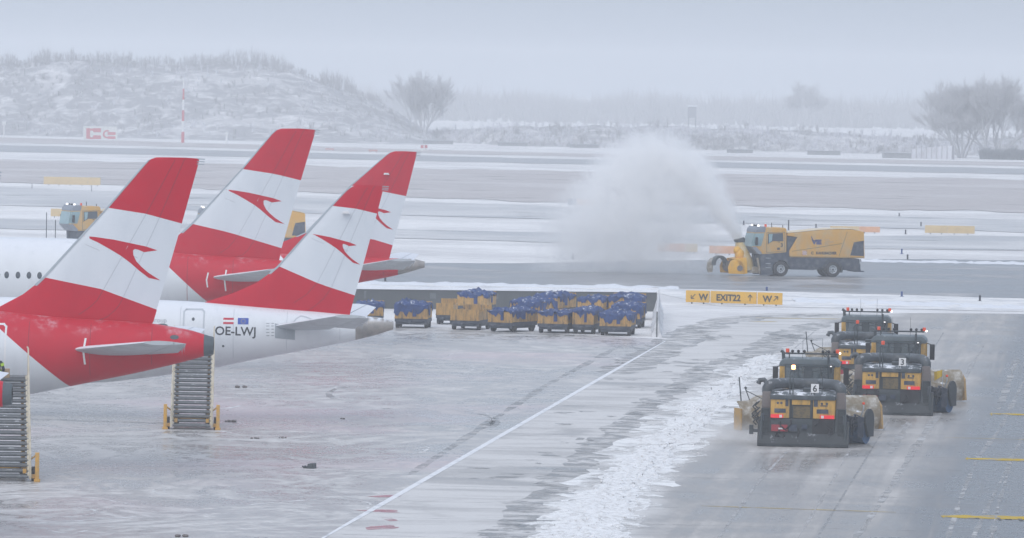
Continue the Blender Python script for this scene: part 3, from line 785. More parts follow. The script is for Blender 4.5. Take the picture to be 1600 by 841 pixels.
# ================================================================== AIRCRAFT
FOIL = [(0, 0), (.02, .30), (.06, .50), (.14, .75), (.25, .95), (.36, 1.0), (.5, .93), (.64, .75), (.78, .50), (.9, .25), (1, .03)]
def resample(poly, ss):
    L = [0]
    for a, b in zip(poly, poly[1:]): L.append(L[-1] + math.dist(a, b))
    out = []
    for s in ss:
        t = s * L[-1]
        for i in range(len(poly) - 1):
            if t <= L[i + 1] + 1e-9:
                k = (t - L[i]) / max(1e-9, L[i + 1] - L[i])
                out.append((poly[i][0] + (poly[i + 1][0] - poly[i][0]) * k, poly[i][1] + (poly[i + 1][1] - poly[i][1]) * k)); break
    return out
def drape_poly(bvh, poly, off, du=0.10, side=-1, mb=None, mi=0):
    bm = bmesh.new()
    pv_ = [bm.verts.new((u, 0, z)) for u, z in poly]
    for tri in tessellate_polygon([[Vector((u, z, 0)) for u, z in poly]]): bm.faces.new([pv_[i] for i in tri])
    us = [p[0] for p in poly]; ws = [p[1] for p in poly]
    u = min(us) + du
    while u < max(us):
        bmesh.ops.bisect_plane(bm, geom=bm.verts[:] + bm.edges[:] + bm.faces[:], plane_co=(u, 0, 0), plane_no=(1, 0, 0)); u += du
    z = min(ws) + du
    while z < max(ws):
        bmesh.ops.bisect_plane(bm, geom=bm.verts[:] + bm.edges[:] + bm.faces[:], plane_co=(0, 0, z), plane_no=(0, 0, 1)); z += du
    drape_bm(bvh, bm, off, side, mb, mi)
def drape_bm(bvh, bm, off, side, mb, mi):
    bm.verts.index_update()
    vs = []
    last = 0
    for v in bm.verts:
        h = bvh.ray_cast(Vector((v.co.x, side * 30, v.co.z)), Vector((0, -side, 0)))
        if h[0] is not None: last = h[0].y
        vs.append((v.co.x, last + side * off, v.co.z))
    mb.add(vs, [tuple(v.index for v in f.verts) for f in bm.faces], mi)
    bm.free()
def drape_line(bvh, pts, wid, off, mb, mi=0, closed=False):
    if closed: pts = pts + [pts[0]]
    for a, b in zip(pts, pts[1:]):
        d = Vector((b[0] - a[0], b[1] - a[1])); d.normalize(); n = Vector((-d.y, d.x)) * wid / 2
        a2 = Vector(a) - d * wid / 2; b2 = Vector(b) + d * wid / 2
        drape_poly(bvh, [tuple(a2 - n), tuple(b2 - n), tuple(b2 + n), tuple(a2 + n)], off, .10, -1, mb, mi)
def drape_text(bvh, body, size, u, z, off, mb, mi=0, bold=0.0, tilt=0.0, sx=1.0):
    me = text_data(body, size, 0.0, 'LEFT', bold)
    bm = bmesh.new(); bm.from_mesh(me)
    for v in bm.verts:
        x = v.co.x * sx
        v.co = Vector((u + x, 0, z + v.co.y + tilt * x))
    z0_ = min(v.co.z for v in bm.verts); z1_ = max(v.co.z for v in bm.verts); q = z0_ + .08
    while q < z1_:
        bmesh.ops.bisect_plane(bm, geom=bm.verts[:] + bm.edges[:] + bm.faces[:], plane_co=(0, 0, q), plane_no=(0, 0, 1)); q += .08
    drape_bm(bvh, bm, off, -1, mb, mi)
def ellipse(u, z, a, b, n=16):
    return [(u + a * math.cos(6.2832 * i / n), z + b * math.sin(6.2832 * i / n)) for i in range(n)]
CHEV = [(365, 528), (430, 535), (500, 545), (580, 562), (640, 575), (690, 592), (632, 600), (606, 589), (592, 586), (584, 592), (585, 612), (598, 640), (620, 664), (650, 690), (703, 724), (652, 713), (612, 682), (570, 645), (530, 615), (480, 585), (430, 557)]
CHEV = [(a / 2.803, b / 2.803 + 180) for a, b in CHEV]
C3 = [(130.2, 368.4), (246.2, 391.2), (250.8, 438.3)]
def aff(src, dst):
    (a, b), (c, d), (e, f) = src
    Ms = Matrix(((a, b, 1), (c, d, 1), (e, f, 1))).inverted()
    kx = Ms @ Vector([p[0] for p in dst]); ky = Ms @ Vector([p[1] for p in dst])
    return lambda x, y: (kx[0] * x + kx[1] * y + kx[2], ky[0] * x + ky[1] * y + ky[2])

def aircraft(label, d, s):
    tail = PD(*s['tail'], d)
    root = thing('airliner', label, 'airliner', (tail.x, d, 0), 0, 'red and white tailed airliners on the stands')
    def L(p):
        q = PD(p[0], p[1], d)
        return (q.x - tail.x, q.z)
    # fuselage
    top = [L(p) for p in s['top']]; bot = [L(p) for p in s['bot']]
    umin, uend = s.get('umin', -26.0), top[-1][0]
    top = [(umin - 1, top[0][1])] + top
    bot = [(umin - 1, bot[0][1])] + bot
    uc = L(s['cone'])[0]
    def sm(pl, u, k=0.35):
        return sum(interp(pl, min(max(u + o, pl[0][0]), uend)) for o in (-k, -k / 2, 0, k / 2, k)) / 5
    def ring(u, n=44):
        t_, b_ = sm(top, u), sm(bot, u)
        h = (t_ - b_) / 2; c = (t_ + b_) / 2; b = min(s.get('bmax', 1.975), h * 0.96)
        return [(u, b * math.sin(6.28319 * k / n), c + h * math.cos(6.28319 * k / n)) for k in range(n)]
    us = [umin + (uc - umin) * i / 70 for i in range(71)]
    mb = MB()
    # nose
    r0 = ring(umin); cz = sum(p[2] for p in r0) / len(r0)
    nose = []
    for i in range(8):
        k = math.sin(math.pi / 2 * i / 8)
        nose.append([(umin - 4.5 * (1 - i / 8), y * k, (z - cz) * k + cz - .5 * (1 - k)) for _, y, z in r0])
    mb.loft(nose[1:] + [ring(u) for u in us], mi=0)
    fus = mb.build('fuselage', [M['white'], s.get('rear', M['red_snow'])], root, smooth=True, angle=60)
    if s.get('edge'):
        (a, b), (c, e) = L(s['edge'][0]), L(s['edge'][1])
        nrm = Vector((-(e - b), 0, (c - a)))
        if nrm.x < 0: nrm = -nrm
        bm = bmesh.new(); bm.from_mesh(fus.data)
        bmesh.ops.bisect_plane(bm, geom=bm.verts[:] + bm.edges[:] + bm.faces[:], plane_co=(a, 0, b), plane_no=nrm)
        for f in bm.faces:
            f.material_index = 1 if (f.calc_center_median() - Vector((a, 0, b))).dot(nrm) > 0 else 0
            f.smooth = True
        bm.to_mesh(fus.data); bm.free()
    mb = MB()
    cr = [ring(uc + (uend - uc) * i / 10) for i in range(11)]
    rl = cr[-1]; cz = sum(p[2] for p in rl) / len(rl)
    mb.loft(cr, caps=False, mi=0)
    r2 = [(u + .005, y * .72, (z - cz) * .72 + cz) for u, y, z in rl]
    r3 = [(u - .35, y * .6, (z - cz) * .6 + cz) for u, y, z in rl]
    mb.loft([rl, r2], caps=False, mi=0); mb.loft([r2, r3], caps=False, mi=1); mb.add(r3, [tuple(range(len(r3)))], 1)
    mb.build('tail_cone', [s.get('cone_mat', M['cone_grey']), M['black']], root, smooth=True, angle=35)
    # fin
    rowsuw = []
    def mk(row): return [L(p) for p in row]
    bands = s['bands']                       # list of (row, material index below it)
    NS = len(FOIL)
    ss = [f[0] for f in FOIL]
    rings, mids = [], []
    cb = L(bands[-1][0][-1])[0] - L(s['le_base'])[0]
    for bi, (row, mi) in enumerate(bands):
        r = resample(mk(row), ss)
        ch = min(r[-1][0] - r[0][0], cb)
        half = 0.052 * ch
        rg = [(u, -half * FOIL[i][1], z) for i, (u, z) in enumerate(r)] + [(u, half * FOIL[i][1], z) for i, (u, z) in list(enumerate(r))[::-1][:-1]]
        rings.append(rg); mids.append(mi)
    fb = MB()
    for i in range(len(rings) - 1):
        n = 5
        sub = [[tuple(Vector(p).lerp(Vector(q), k / n)) for p, q in zip(rings[i], rings[i + 1])] for k in range(n + 1)]
        fb.loft(sub, mi=mids[i], caps=False)
    fb.add(rings[0], [tuple(range(len(rings[0])))], mids[0])
    low = [(x, y, z - .45) for x, y, z in rings[-1]]
    fb.loft([rings[-1], low], mi=mids[-2], caps=False)
    fin = fb.build('fin', [M['red'], M['fin_white']], root, smooth=True, angle=50)
    dg = bpy.context.evaluated_depsgraph_get()
    bf = BVHTree.FromPolygons([v.co[:] for v in fin.data.vertices], [p.vertices[:] for p in fin.data.polygons])
    bu = BVHTree.FromPolygons([v.co[:] for v in fus.data.vertices], [p.vertices[:] for p in fus.data.polygons])
    A = aff(C3, s['chev'])
    poly = [L(A(*p)) for p in CHEV]
    mb = MB()
    drape_poly(bf, poly, .006, .35, -1, mb); drape_poly(bf, poly, .006, .35, 1, mb)
    mb.build('chevron', M['red'], fin, smooth=True)
    # rudder hinge and panel lines
    mb = MB()
    def at(row_i, fr): return resample(mk(bands[row_i][0]), [fr])[0]
    li = [i for i, (r_, m_) in enumerate(bands)]
    for fr, i0, i1 in ((.70, 0, len(bands) - 1), (.52, 1, len(bands) - 2)):
        for i in range(i0, i1):
            drape_line(bf, [at(i, fr), at(i + 1, fr)], .025, .004, mb, 0 if bands[i][1] == 1 else 1)
    for bi, fr0, fr1 in ((s['wi'], .05, .3), (s['wi'], .45, .65)):
        a, b = at(bi, fr0), at(bi + 1, fr0 + .1); c2 = at(bi + 1, fr1)
        m1 = ((a[0] + b[0]) / 2, (a[1] + b[1]) / 2)
        drape_line(bf, [m1, (m1[0] + .5, m1[1] - .2)], .025, .004, mb)
    mb.build('panel_seam', [M['panel'], M['red_seam']], fin)
    # leading edge strip of bare metal
    mb = MB()
    for sd_ in (-1, 1):
        vs, fs = [], []
        lead = [i for i in range(1, len(rings)) if i <= s['le_to']]
        for i in lead:
            rg = rings[i]
            p0 = Vector(rg[0]); p1 = Vector(rg[1]); p2 = Vector(rg[2])
            vs += [p0 + Vector((-.02, 0, .006)), Vector((p1.x, sd_ * (abs(p1.y) + .012), p1.z))]
        for i in range(len(lead) - 1): fs.append((2 * i, 2 * i + 1, 2 * i + 3, 2 * i + 2))
        mb.add(vs, fs)
    mb.build('leading_edge', M['grey_metal'], fin, smooth=True)
    # static wicks on the rudder edge
    mb = MB()
    a, b = Vector((rings[0][NS - 1][0], 0, rings[0][NS - 1][2])), Vector((rings[2][NS - 1][0], 0, rings[2][NS - 1][2]))
    for k in (.04, .38, .7):
        p = a.lerp(b, k); mb.bar(p - Vector((.05, 0, 0)), p + Vector((.22, 0, -.01)), .035)
    mb.build('static_wick', M['grey_metal'], fin)
    # tailplanes
    tp = s['tp']
    (u0, z0) = L(tp['root'])
    b0 = tp.get('b0', .8)
    for sd_ in (-1, 1):
        def sect(k, c0, c1):
            y = sd_ * (b0 + (tp['span'] - b0) * k)
            ch = tp['c0'] + (tp['c1'] - tp['c0']) * k
            le = u0 + tp['sweep'] * k
            z = z0 + tp['dih'] * k
            out = []
            fo = [(x, t) for x, t in [(c0, None)] + FOIL + [(c1, None)] if c0 <= x <= c1]
            fo = sorted(set((x, interp(FOIL, x)) for x, _ in fo))
            for x, t in fo: out.append((le + x * ch, y, z + t * ch * .05))
            for x, t in fo[::-1]: out.append((le + x * ch, y, z - t * ch * .05 - .001))
            return out, le, ch, z, y
        mb = MB()
        rr = [sect(k / 6, 0, .70)[0] for k in range(7)]
        mb.loft(rr, mi=0)
        st = mb.build('tailplane', [s.get('tp_mat', M['grey_snow'])], root, smooth=True, angle=50)
        mb = MB()
        er = []
        for k in range(7):
            pts, le, ch, z, y = sect(k / 6, .715, 1.0)
            dr = R(tp.get('droop', 3)); hx = le + .7 * ch
            er.append([(hx + (x - hx) * math.cos(dr) + (zz - z) * math.sin(dr), yy, z - (x - hx) * math.sin(dr) + (zz - z) * math.cos(dr)) for x, yy, zz in pts])
        mb.loft(er[(1 if tp.get('droop', 3) > 5 else 0):])
        mb.build('elevator', s.get('tp_mat', M['grey_snow']), st, smooth=True, angle=50)
        if sd_ < 0:
            mb = MB(); rn = random.Random(4)
            vs, fs = [], []
            lo_ = len(er[0]) // 2
            for q in range(41):
                k = .45 + .55 * q / 40
                i0 = min(5, int(k * 6)); p = Vector(er[i0][lo_]).lerp(Vector(er[i0 + 1][lo_]), k * 6 - i0)
                p += Vector((-.03, 0, -.02))
                vs += [p, p - Vector((0, 0, (.02 if q % 2 else rn.uniform(.08, .32))))]
                if q: fs.append((2 * q - 2, 2 * q - 1, 2 * q + 1, 2 * q))
            mb.add(vs, fs)
            mb.build('ice_fringe', M['ice'], st)
    for it in s.get('detail', []): it(root, fus, bu, L)
    for k in range(1, 6):
        u = uend - 2.2 * k
        if u < umin: continue
        t_, b_ = sm(top, u), sm(bot, u)
        mb = MB(); drape_line(bu, [(u, b_ + (t_ - b_) * .12), (u, b_ + (t_ - b_) * .93)], .022, .006, mb)
        mb.build('panel_seam', M['red_seam'] if s.get('edge') and k < 4 else M['panel'], root)
    # main gear, outside the frame but carrying the aircraft
    ug = umin + s.get('gear', 13.0); zb = interp(bot, ug)
    for sd_ in (-1, 1):
        mb = MB(); mb.cyl((ug, sd_ * 2.2, .4), (ug, sd_ * 1.2, zb + .5), .14, 10)
        gear = mb.build('landing_gear', M['grey_metal'], root)
        mb = MB(); mb.cyl((ug, sd_ * 2.2 - .5, .58), (ug, sd_ * 2.2 + .5, .58), .58, 20)
        mb.build('wheel', M['black'], gear, bevel=.05)
    mb = MB(); mb.cyl((umin, 0, .3), (umin, 0, interp(bot, umin) + .4), .12, 10)
    gear = mb.build('landing_gear', M['grey_metal'], root)
    mb = MB(); mb.cyl((umin, -.4, .4), (umin, .4, .4), .4, 20); mb.build('wheel', M['black'], gear, bevel=.04)
    return root
M['grey_snow'] = mat('tailplane_grey_snow_topped', (0.50, 0.54, 0.57), 0.45, dirt=0.2, dscale=1.2, snow=0.9)

def door(px0, py0, px1, py1, dot=None, wmat='panel'):
    def f(root, fus, bu, L):
        a, b = L((px0, py0)), L((px1, py1))
        mb = MB()
        c = .09
        drape_line(bu, [(a[0], b[1]), (a[0], a[1] - c), (a[0] + c, a[1]), (b[0] - c, a[1]), (b[0], a[1] - c), (b[0], b[1])], .07, .008, mb)
        o = mb.build('door', M[wmat], root)
        if dot:
            q = L(dot); mb = MB(); drape_poly(bu, ellipse(q[0], q[1], .06, .07), .012, .10, -1, mb)
            mb.build('peephole', M['glass'], o)
    return f
def win(pts, a=.115, b=.17):
    def f(root, fus, bu, L):
        for p in pts:
            q = L(p); mb = MB(); drape_poly(bu, ellipse(q[0], q[1], a, b), .010, .10, -1, mb)
            o = mb.build('window', M['glass'], root)
    return f
def trim_mark(p0, p1):
    def f(root, fus, bu, L):
        mb = MB(); a, b = L(p0), L(p1)
        drape_line(bu, [a, ((a[0] + b[0]) / 2 - .06, (a[1] + b[1]) / 2), b], .07, .008, mb)
        mb.build('trim_mark', M['white_plain'], root)
    return f
def vent(p, a=.18, b=.07):
    def f(root, fus, bu, L):
        q = L(p); mb = MB(); drape_poly(bu, ellipse(q[0], q[1], a, b), .010, .10, -1, mb)
        mb.build('vent', M['cone_grey'], root)
    return f

P1 = dict(tail=(240, 505), cone=(319, 540),
    top=[(-500, 474), (-100, 480), (0, 485), (60, 491), (120, 496.5), (190, 501), (237, 505), (260, 509), (295, 515), (324, 523), (334, 529)],
    bot=[(-500, 652), (-180, 655), (-120, 650), (0, 626), (40, 618), (109, 604), (210, 583.6), (270, 570), (324, 556), (333, 552)],
    edge=[(0, 507.8), (111, 604)],
    le_base=(20, 485), wi=3, le_to=5,
    bands=[([(244, 246), (262, 246), (290, 246.6), (311, 248)], 0), ([(233, 250), (311, 251)], 0), ([(226, 257), (309, 260)], 0),
           ([(167.5, 324.5), (228, 334), (284, 349.5)], 1), ([(67.8, 433), (157, 451), (245, 484)], 0),
           ([(54, 446), (243.5, 490)], 0), ([(36, 460), (242, 495)], 0), ([(0, 479), (240, 502)], 0), ([(-45, 488), (60, 495), (237, 507)], 0)],
    chev=C3, tp=dict(root=(112, 545), span=6.2, c0=3.9, c1=1.5, sweep=3.0, dih=.55, droop=2),
    detail=[door(-20, 504, 13, 584, (3, 542), 'white_plain'), trim_mark((137, 528), (136, 566)), vent((274, 526), .16, .08)])
aircraft('airliner with red rear fuselage, dark tail cone and the big fin nearest the left edge', 206, P1)

P2 = dict(tail=(436, 406), cone=(492, 430),
    top=[(-500, 361), (0, 370), (118, 373), (200, 381), (276, 394), (397, 403), (436, 406), (470, 413), (500, 424), (506, 427)],
    bot=[(-500, 495), (60, 508), (200, 500), (322, 472), (440, 452), (500, 441), (505, 440)],
    edge=[(267, 417), (322, 469)], le_base=(262, 390), wi=3, le_to=5,
    bands=[([(440, 201), (470, 201), (493, 203)], 0), ([(431, 204), (492.5, 206)], 0), ([(424, 210), (491, 212)], 0),
           ([(378, 264), (430, 272), (470, 282)], 1), ([(299, 349.5), (358, 363), (440, 388)], 0),
           ([(283, 364), (439, 392)], 0), ([(270, 375), (438, 398)], 0), ([(245, 385), (437, 404)], 0), ([(210, 386), (300, 397), (436, 407)], 0)],
    chev=[(352.4, 296), (440.6, 314.5), (444.5, 350.2)], tp=dict(root=(330, 433), span=6.2, c0=3.7, c1=1.5, sweep=3.0, dih=.6, droop=1),
    detail=[win([(2 - 17.5 * k, 427.6 - .3 * k) for k in range(1, 12)] + [(2, 427.5), (16, 427.7), (33.5, 428), (50.5, 428.3), (67, 428.6), (84, 429), (101, 429.3)]), trim_mark((327, 426), (326, 447)), trim_mark((355, 422), (354, 453))])
aircraft('airliner with the highest reaching fin, a row of passenger windows showing at its left', 278, P2)

def lwj(root, fus, bu, L):
    mb = MB()
    q = L((338, 521)); r_ = L((402, 523))
    drape_text(bu, "OE-LWJ", .50, q[0], q[1], .010, mb, 0, .008, (r_[1] - q[1]) / (r_[0] - q[0]), 1.0)
    sc_ = (r_[0] - q[0])
    mb.build('registration', M['ink'], root)
    a, b = L((351, 495)), L((367, 505)); mb = MB(); h = (b[1] - a[1]) / 3
    for k, mi in ((0, 0), (1, 1), (2, 0)):
        drape_poly(bu, [(a[0], a[1] + h * k), (b[0], a[1] + h * k), (b[0], a[1] + h * (k + 1)), (a[0], a[1] + h * (k + 1))], .008, .10, -1, mb, mi)
    mb.build('flag', [M['flag_red'], M['white_plain']], root, )
    a, b = L((373.5, 495.5)), L((390, 505.5)); mb = MB()
    drape_poly(bu, [(a[0], a[1]), (b[0], a[1]), (b[0], b[1]), (a[0], b[1])], .008, .10, -1, mb, 0)
    c = ((a[0] + b[0]) / 2, (a[1] + b[1]) / 2)
    for k in range(12):
        drape_poly(bu, ellipse(c[0] + .085 * math.cos(k * .5236), c[1] + .085 * math.sin(k * .5236), .014, .014, 5), .013, .10, -1, mb, 1)
    mb.build('flag', [M['flag_blue'], M['gold']], root)
    q = L((236.5, 501.5)); mb = MB()
    drape_text(bu, "Group", .27, q[0], q[1], .010, mb, 0, 0.0, 0.0, 1.0)
    mb.build('lettering', M['letter_grey'], root)
    # grey tailplane seal plate and rows of rivet marks at its root
    mb = MB()
    drape_poly(bu, [L(p) for p in [(431, 504), (462, 511), (462, 530), (431, 527)]], .006, .10, -1, mb)
    mb.build('seal_plate', M['grey_metal'], root)
    mb = MB()
    for y in (504, 508, 513, 518, 523):
        a = L((418, y)); b = L((422, y)); drape_line(bu, [a, b], .03, .008, mb)
        a = L((426, y)); b = L((429, y)); drape_line(bu, [a, b], .03, .008, mb)
    mb.build('trim_scale', M['letter_grey'], root)
    mb = MB()
    a = [L(p) for p in [(459, 503), (464, 497), (471, 493), (480, 495), (494, 501)]]
    drape_line(bu, a, .05, .008, mb)
    mb.build('panel_seam', M['panel'], root)
def finlight(p):
    def f(root, fus, bu, L):
        q = L(p); mb = MB(); mb.prism([(q[0] - .16, q[1] - .03), (q[0] + .16, q[1] - .03), (q[0] + .10, q[1] + .06), (q[0] - .12, q[1] + .06)], -.42, -.1)
        mb.build('logo_light', M['white_plain'], root)
    return f
P3 = dict(tail=(546, 492), cone=(556, 515), rear=M['white'], cone_mat=M['cone_tan'],
    top=[(-500, 455), (100, 466), (244, 468.5), (300, 471), (393, 478), (486, 486), (546, 492), (565, 494), (595, 496), (612, 500), (614.5, 504)],
    bot=[(-500, 594), (60, 602), (174, 597), (263, 586), (331, 576), (400, 561.5), (505, 542), (559, 531), (605, 519), (614, 513)],
    le_base=(395, 478), gear=4.0, wi=3, le_to=5, bmax=1.53,
    bands=[([(556, 290), (575, 289.5), (599.5, 291)], 0), ([(548, 293), (599, 294)], 0), ([(541, 298), (598, 299)], 0),
           ([(518.4, 321.7), (557.6, 326.3), (589, 334)], 1), ([(434.5, 415.5), (500.5, 444), (554.5, 461.8)], 0),
           ([(420, 428), (552, 470)], 0), ([(401, 442), (550, 478)], 0), ([(365, 458), (548, 486)], 0), ([(318, 473), (400, 480), (546, 494)], 0)],
    chev=[(488, 365.6), (557.6, 383.4), (563, 413.8)], tp=dict(root=(432, 508), span=5.9, c0=3.2, c1=1.4, sweep=2.6, dih=.65, droop=9, b0=.9),
    detail=[lwj, door(290, 482, 320.5, 524, (304.5, 497), 'panel'), vent((257, 506.5), .22, .08), finlight((541, 332.5)), vent((351, 539), .05, .05)])
aircraft('white airliner lettered OE-LWJ with a bare metal tail cone and red and white fin', 237, P3)

P4 = dict(tail=(608, 405), cone=(622, 418), cone_mat=M['cone_tan'], rear=M['red_snow'],
    top=[(-500, 376), (100, 386), (300, 391), (440, 395), (520, 399), (608, 404), (640, 404), (657, 406), (663.5, 410)],
    bot=[(-500, 488), (200, 494), (300, 488), (450, 464), (561, 442), (618, 431), (655, 421), (663, 417)],
    edge=[(440, 400), (500, 466)], le_base=(455, 388), gear=5.0, wi=3, le_to=5, bmax=1.53,
    bands=[([(617, 236.5), (632, 236.5), (651.5, 237.5)], 0), ([(609, 239), (651, 240.5)], 0), ([(603, 243), (650, 245)], 0),
           ([(548, 290), (600, 299.6), (634.5, 306.7)], 1), ([(478, 363), (579, 372.7), (613.5, 383.4)], 0),
           ([(462, 370), (612, 389)], 0), ([(445, 377), (610.5, 395)], 0), ([(415, 386), (609, 401)], 0), ([(380, 393), (480, 399), (607, 407)], 0)],
    chev=[(549, 318), (611, 331.7), (614, 359)], tp=dict(root=(545, 417), span=5.9, c0=3.0, c1=1.3, sweep=2.4, dih=.6, droop=4, b0=.9),
    detail=[finlight((604, 272))])
aircraft('airliner farthest back, fin half hidden, pale tail cone sticking out above the wall', 309, P4)
# the nearest aircraft: only the tip of its tail cone reaches into the frame
P5 = dict(P1)
dx = 17 - (CX + (334 - CX) * 206 / 173.0); 
def sh(p):      # the first aircraft's outline, seen 33 m nearer, moved so that the cone ends at the frame's left edge
    q = PD(p[0], p[1], 206); t = PD(334, 540, 206); e = PD(19, 616, 173)
    q = Vector((e.x + q.x - t.x, 173, q.z + (e.z - t.z)))
    v = q - CAM
    return (CX + F * v.dot(RT) / v.dot(VD), CY - F * v.dot(UP) / v.dot(VD))
for k in ('tail', 'cone', 'le_base'): P5[k] = sh(P1[k])
for k in ('top', 'bot', 'edge', 'chev'): P5[k] = [sh(p) for p in P1[k]]
P5['bands'] = [([sh(p) for p in r_], m_) for r_, m_ in P1['bands']]
P5['tp'] = dict(P1['tp'], root=sh(P1['tp']['root'])); P5['detail'] = []
P5['umin'] = -24; P5['gear'] = 6.0; 
P5['cone'] = (P5['cone'][0] + 4, P5['cone'][1])
aircraft('airliner of which only a dark tipped red tail cone shows at the left edge', 173, P5)

# ================================================================== PASSENGER STAIRS
def stairs(label, base_px, rz, n, rise, run, hw=.79):
    b = G(*base_px)
    t = thing('passenger_stairs', label, 'passenger stairs', (b.x, b.y, 0), rz, 'wheeled passenger stairs at the rear doors')
    z0, y0 = .12, .15
    for i in range(n):
        mb = MB()
        y, z = y0 + i * run, z0 + (i + .6) * rise
        mb.box(-hw + .03, hw - .03, y, y + run + .06, z - .03, z)
        mb.cyl((-hw + .03, y, z - .045), (hw - .03, y, z - .045), .055, 8)
        mb.box(-hw + .04, hw - .04, y + run - .03, y + run - .01, z, z + rise - .14)
        mb.build('step', M['tread'], t, smooth=True)
    ye, ze = y0 + n * run, z0 + n * rise
    for s in (-1, 1):
        mb = MB()
        mb.prism([(y0 - .15, z0 - .02), (y0 + .05, z0 - .02), (ye + .1, ze - .28), (ye + .1, ze + .10), (y0 - .15, z0 + .28)], s * hw, s * (hw + .07), axis='x')
        for i in range(n):      # little bracket points beside each step
            mb.prism([(y0 + i * run - .05, z0 + (i + .6) * rise - .02), (y0 + i * run + .18, z0 + (i + .6) * rise - .02), (y0 + i * run + .10, z0 + (i + .6) * rise + .12)], s * (hw - .06), s * hw, axis='x')
        mb.build('stringer', M['cream'], t)
        mb = MB()
        mb.tube([(s * (hw + .03), y0 - .1, z0 + .2), (s * (hw + .03), y0 - .1, z0 + .85), (s * (hw + .03), y0 + .25, z0 + 1.05), (s * (hw + .03), ye, ze + 1.0), (s * (hw + .03), ye + 1.3, ze + 1.0)], .03, 6)
        for k in range(4):
            y = y0 + .5 + (ye - y0 - .5) * k / 3
            z = z0 + (y - y0) / run * rise
            mb.bar((s * (hw + .03), y, z), (s * (hw + .03), y, z + 1.02), .04)
        mb.bar((s * (hw + .03), y0, z0 + .55), (s * (hw + .03), ye, ze + .5), .03)
        mb.build('handrail', M['cream'], t)
        mb = MB()      # outrigger with jack post
        mb.box(s * (hw + .07), s * (hw + .28), .12, .24, .12, .26)
        mb.box(min(s * (hw + .2), s * (hw + .34)), max(s * (hw + .2), s * (hw + .34)), .05, .20, .02, 1.02)
        mb.box(min(s * (hw + .16), s * (hw + .38)), max(s * (hw + .16), s * (hw + .38)), .04, .21, .0, .10)
        mb.bar((s * (hw + .27), .12, .95), (s * (hw + .05), .6, .75), .05)
        o = mb.build('outrigger', M['stair_yellow'], t, bevel=.01)
        mb = MB(); mb.cyl((s * (hw + .10), .45, .24), (s * (hw + .24), .45, .24), .24, 16)
        mb.cyl((s * (hw + .10), .95, .24), (s * (hw + .24), .95, .24), .24, 16)
        mb.build('wheel', M['black'], t, bevel=.02)
    mb = MB()
    mb.box(-hw - .07, hw + .07, ye, ye + 1.5, ze - .12, ze - .02)
    mb.build('platform', M['tread'], t)
    mb = MB()
    for s in (-1, 1):
        mb.bar((s * hw * .8, ye + .2, ze - .12), (s * hw * .8, ye - 1.9, .3), .10)
        mb.bar((s * hw * .8, ye - 1.2, ze - 1.0), (s * hw * .8, y0 + 1.2, .35), .10)
        mb.box(s * hw * .8 - .06, s * hw * .8 + .06, .3, ye - 1.5, .28, .42)
    mb.box(-hw, hw, ye - 2.0, ye - 1.85, .2, .42)
    mb.build('chassis', M['stair_yellow'], t)
    mb = MB()
    for s in (-1, 1): mb.cyl((s * hw * .8 - .1, ye - 1.9, .26), (s * hw * .8 + .1, ye - 1.9, .26), .26, 16)
    mb.build('wheel', M['black'], t, bevel=.02)
    return t, ye, ze
stairs('cream passenger stairs with grey treads in front of the OE-LWJ airliner', (299, 672), R(2.6), 17, .165, .27)
st1, ye1, ze1 = stairs('passenger stairs cut by the left edge, one yellow jack post in view', (10, 753), R(6.3), 19, .172, .27)

# ================================================================== SNOW TRUCKS
def zc(zx, zy):          # coordinates read in the enlarged photograph of the snow blower, metres from the front wheel
    return ((zx - 710) / 109.9 / .966, (600 + (zx - 710) * .010 - zy) / 109.9)
HW = 1.25
def wheel(parent, x, y, r, wdt, face=-1, mrim='rim'):
    mb = MB()
    prof = [(r * .55, 0), (r * .93, 0), (r, .05), (r, wdt - .05), (r * .93, wdt), (r * .55, wdt)]
    n = 28
    rings = [[(x + rr * math.cos(6.2832 * k / n), y - face * yy, r + rr * math.sin(6.2832 * k / n)) for k in range(n)] for rr, yy in prof]
    mb.loft(rings, caps=False)
    wh = mb.build('wheel', M['black'], parent, smooth=True, angle=50)
    mb = MB()
    prof = [(r * .56, .01), (r * .50, .0), (r * .44, .06), (r * .30, .09), (r * .26, .03), (r * .12, .02)]
    rings = [[(x + rr * math.cos(6.2832 * k / n), y - face * yy, r + rr * math.sin(6.2832 * k / n)) for k in range(n)] for rr, yy in prof]
    mb.loft(rings, caps=False); mb.add(rings[-1], [tuple(range(n))])
    mb.cyl((x, y - face * .2, r), (x, y - face * (wdt - .02), r), r * .56, 20)
    rim_ = mb.build('rim', M[mrim], wh, smooth=True, angle=40)
    mb = MB(); mb.cyl((x, y + face * .01, r), (x, y - face * .05, r), r * .13, 12)
    for k in range(8):
        a = 6.2832 * k / 8; mb.cyl((x + r * .36 * math.cos(a), y - face * .05, r + r * .36 * math.sin(a)), (x + r * .36 * math.cos(a), y - face * .12, r + r * .36 * math.sin(a)), r * .05, 8)
    mb.build('hub', M['dark'], rim_)
    return wh
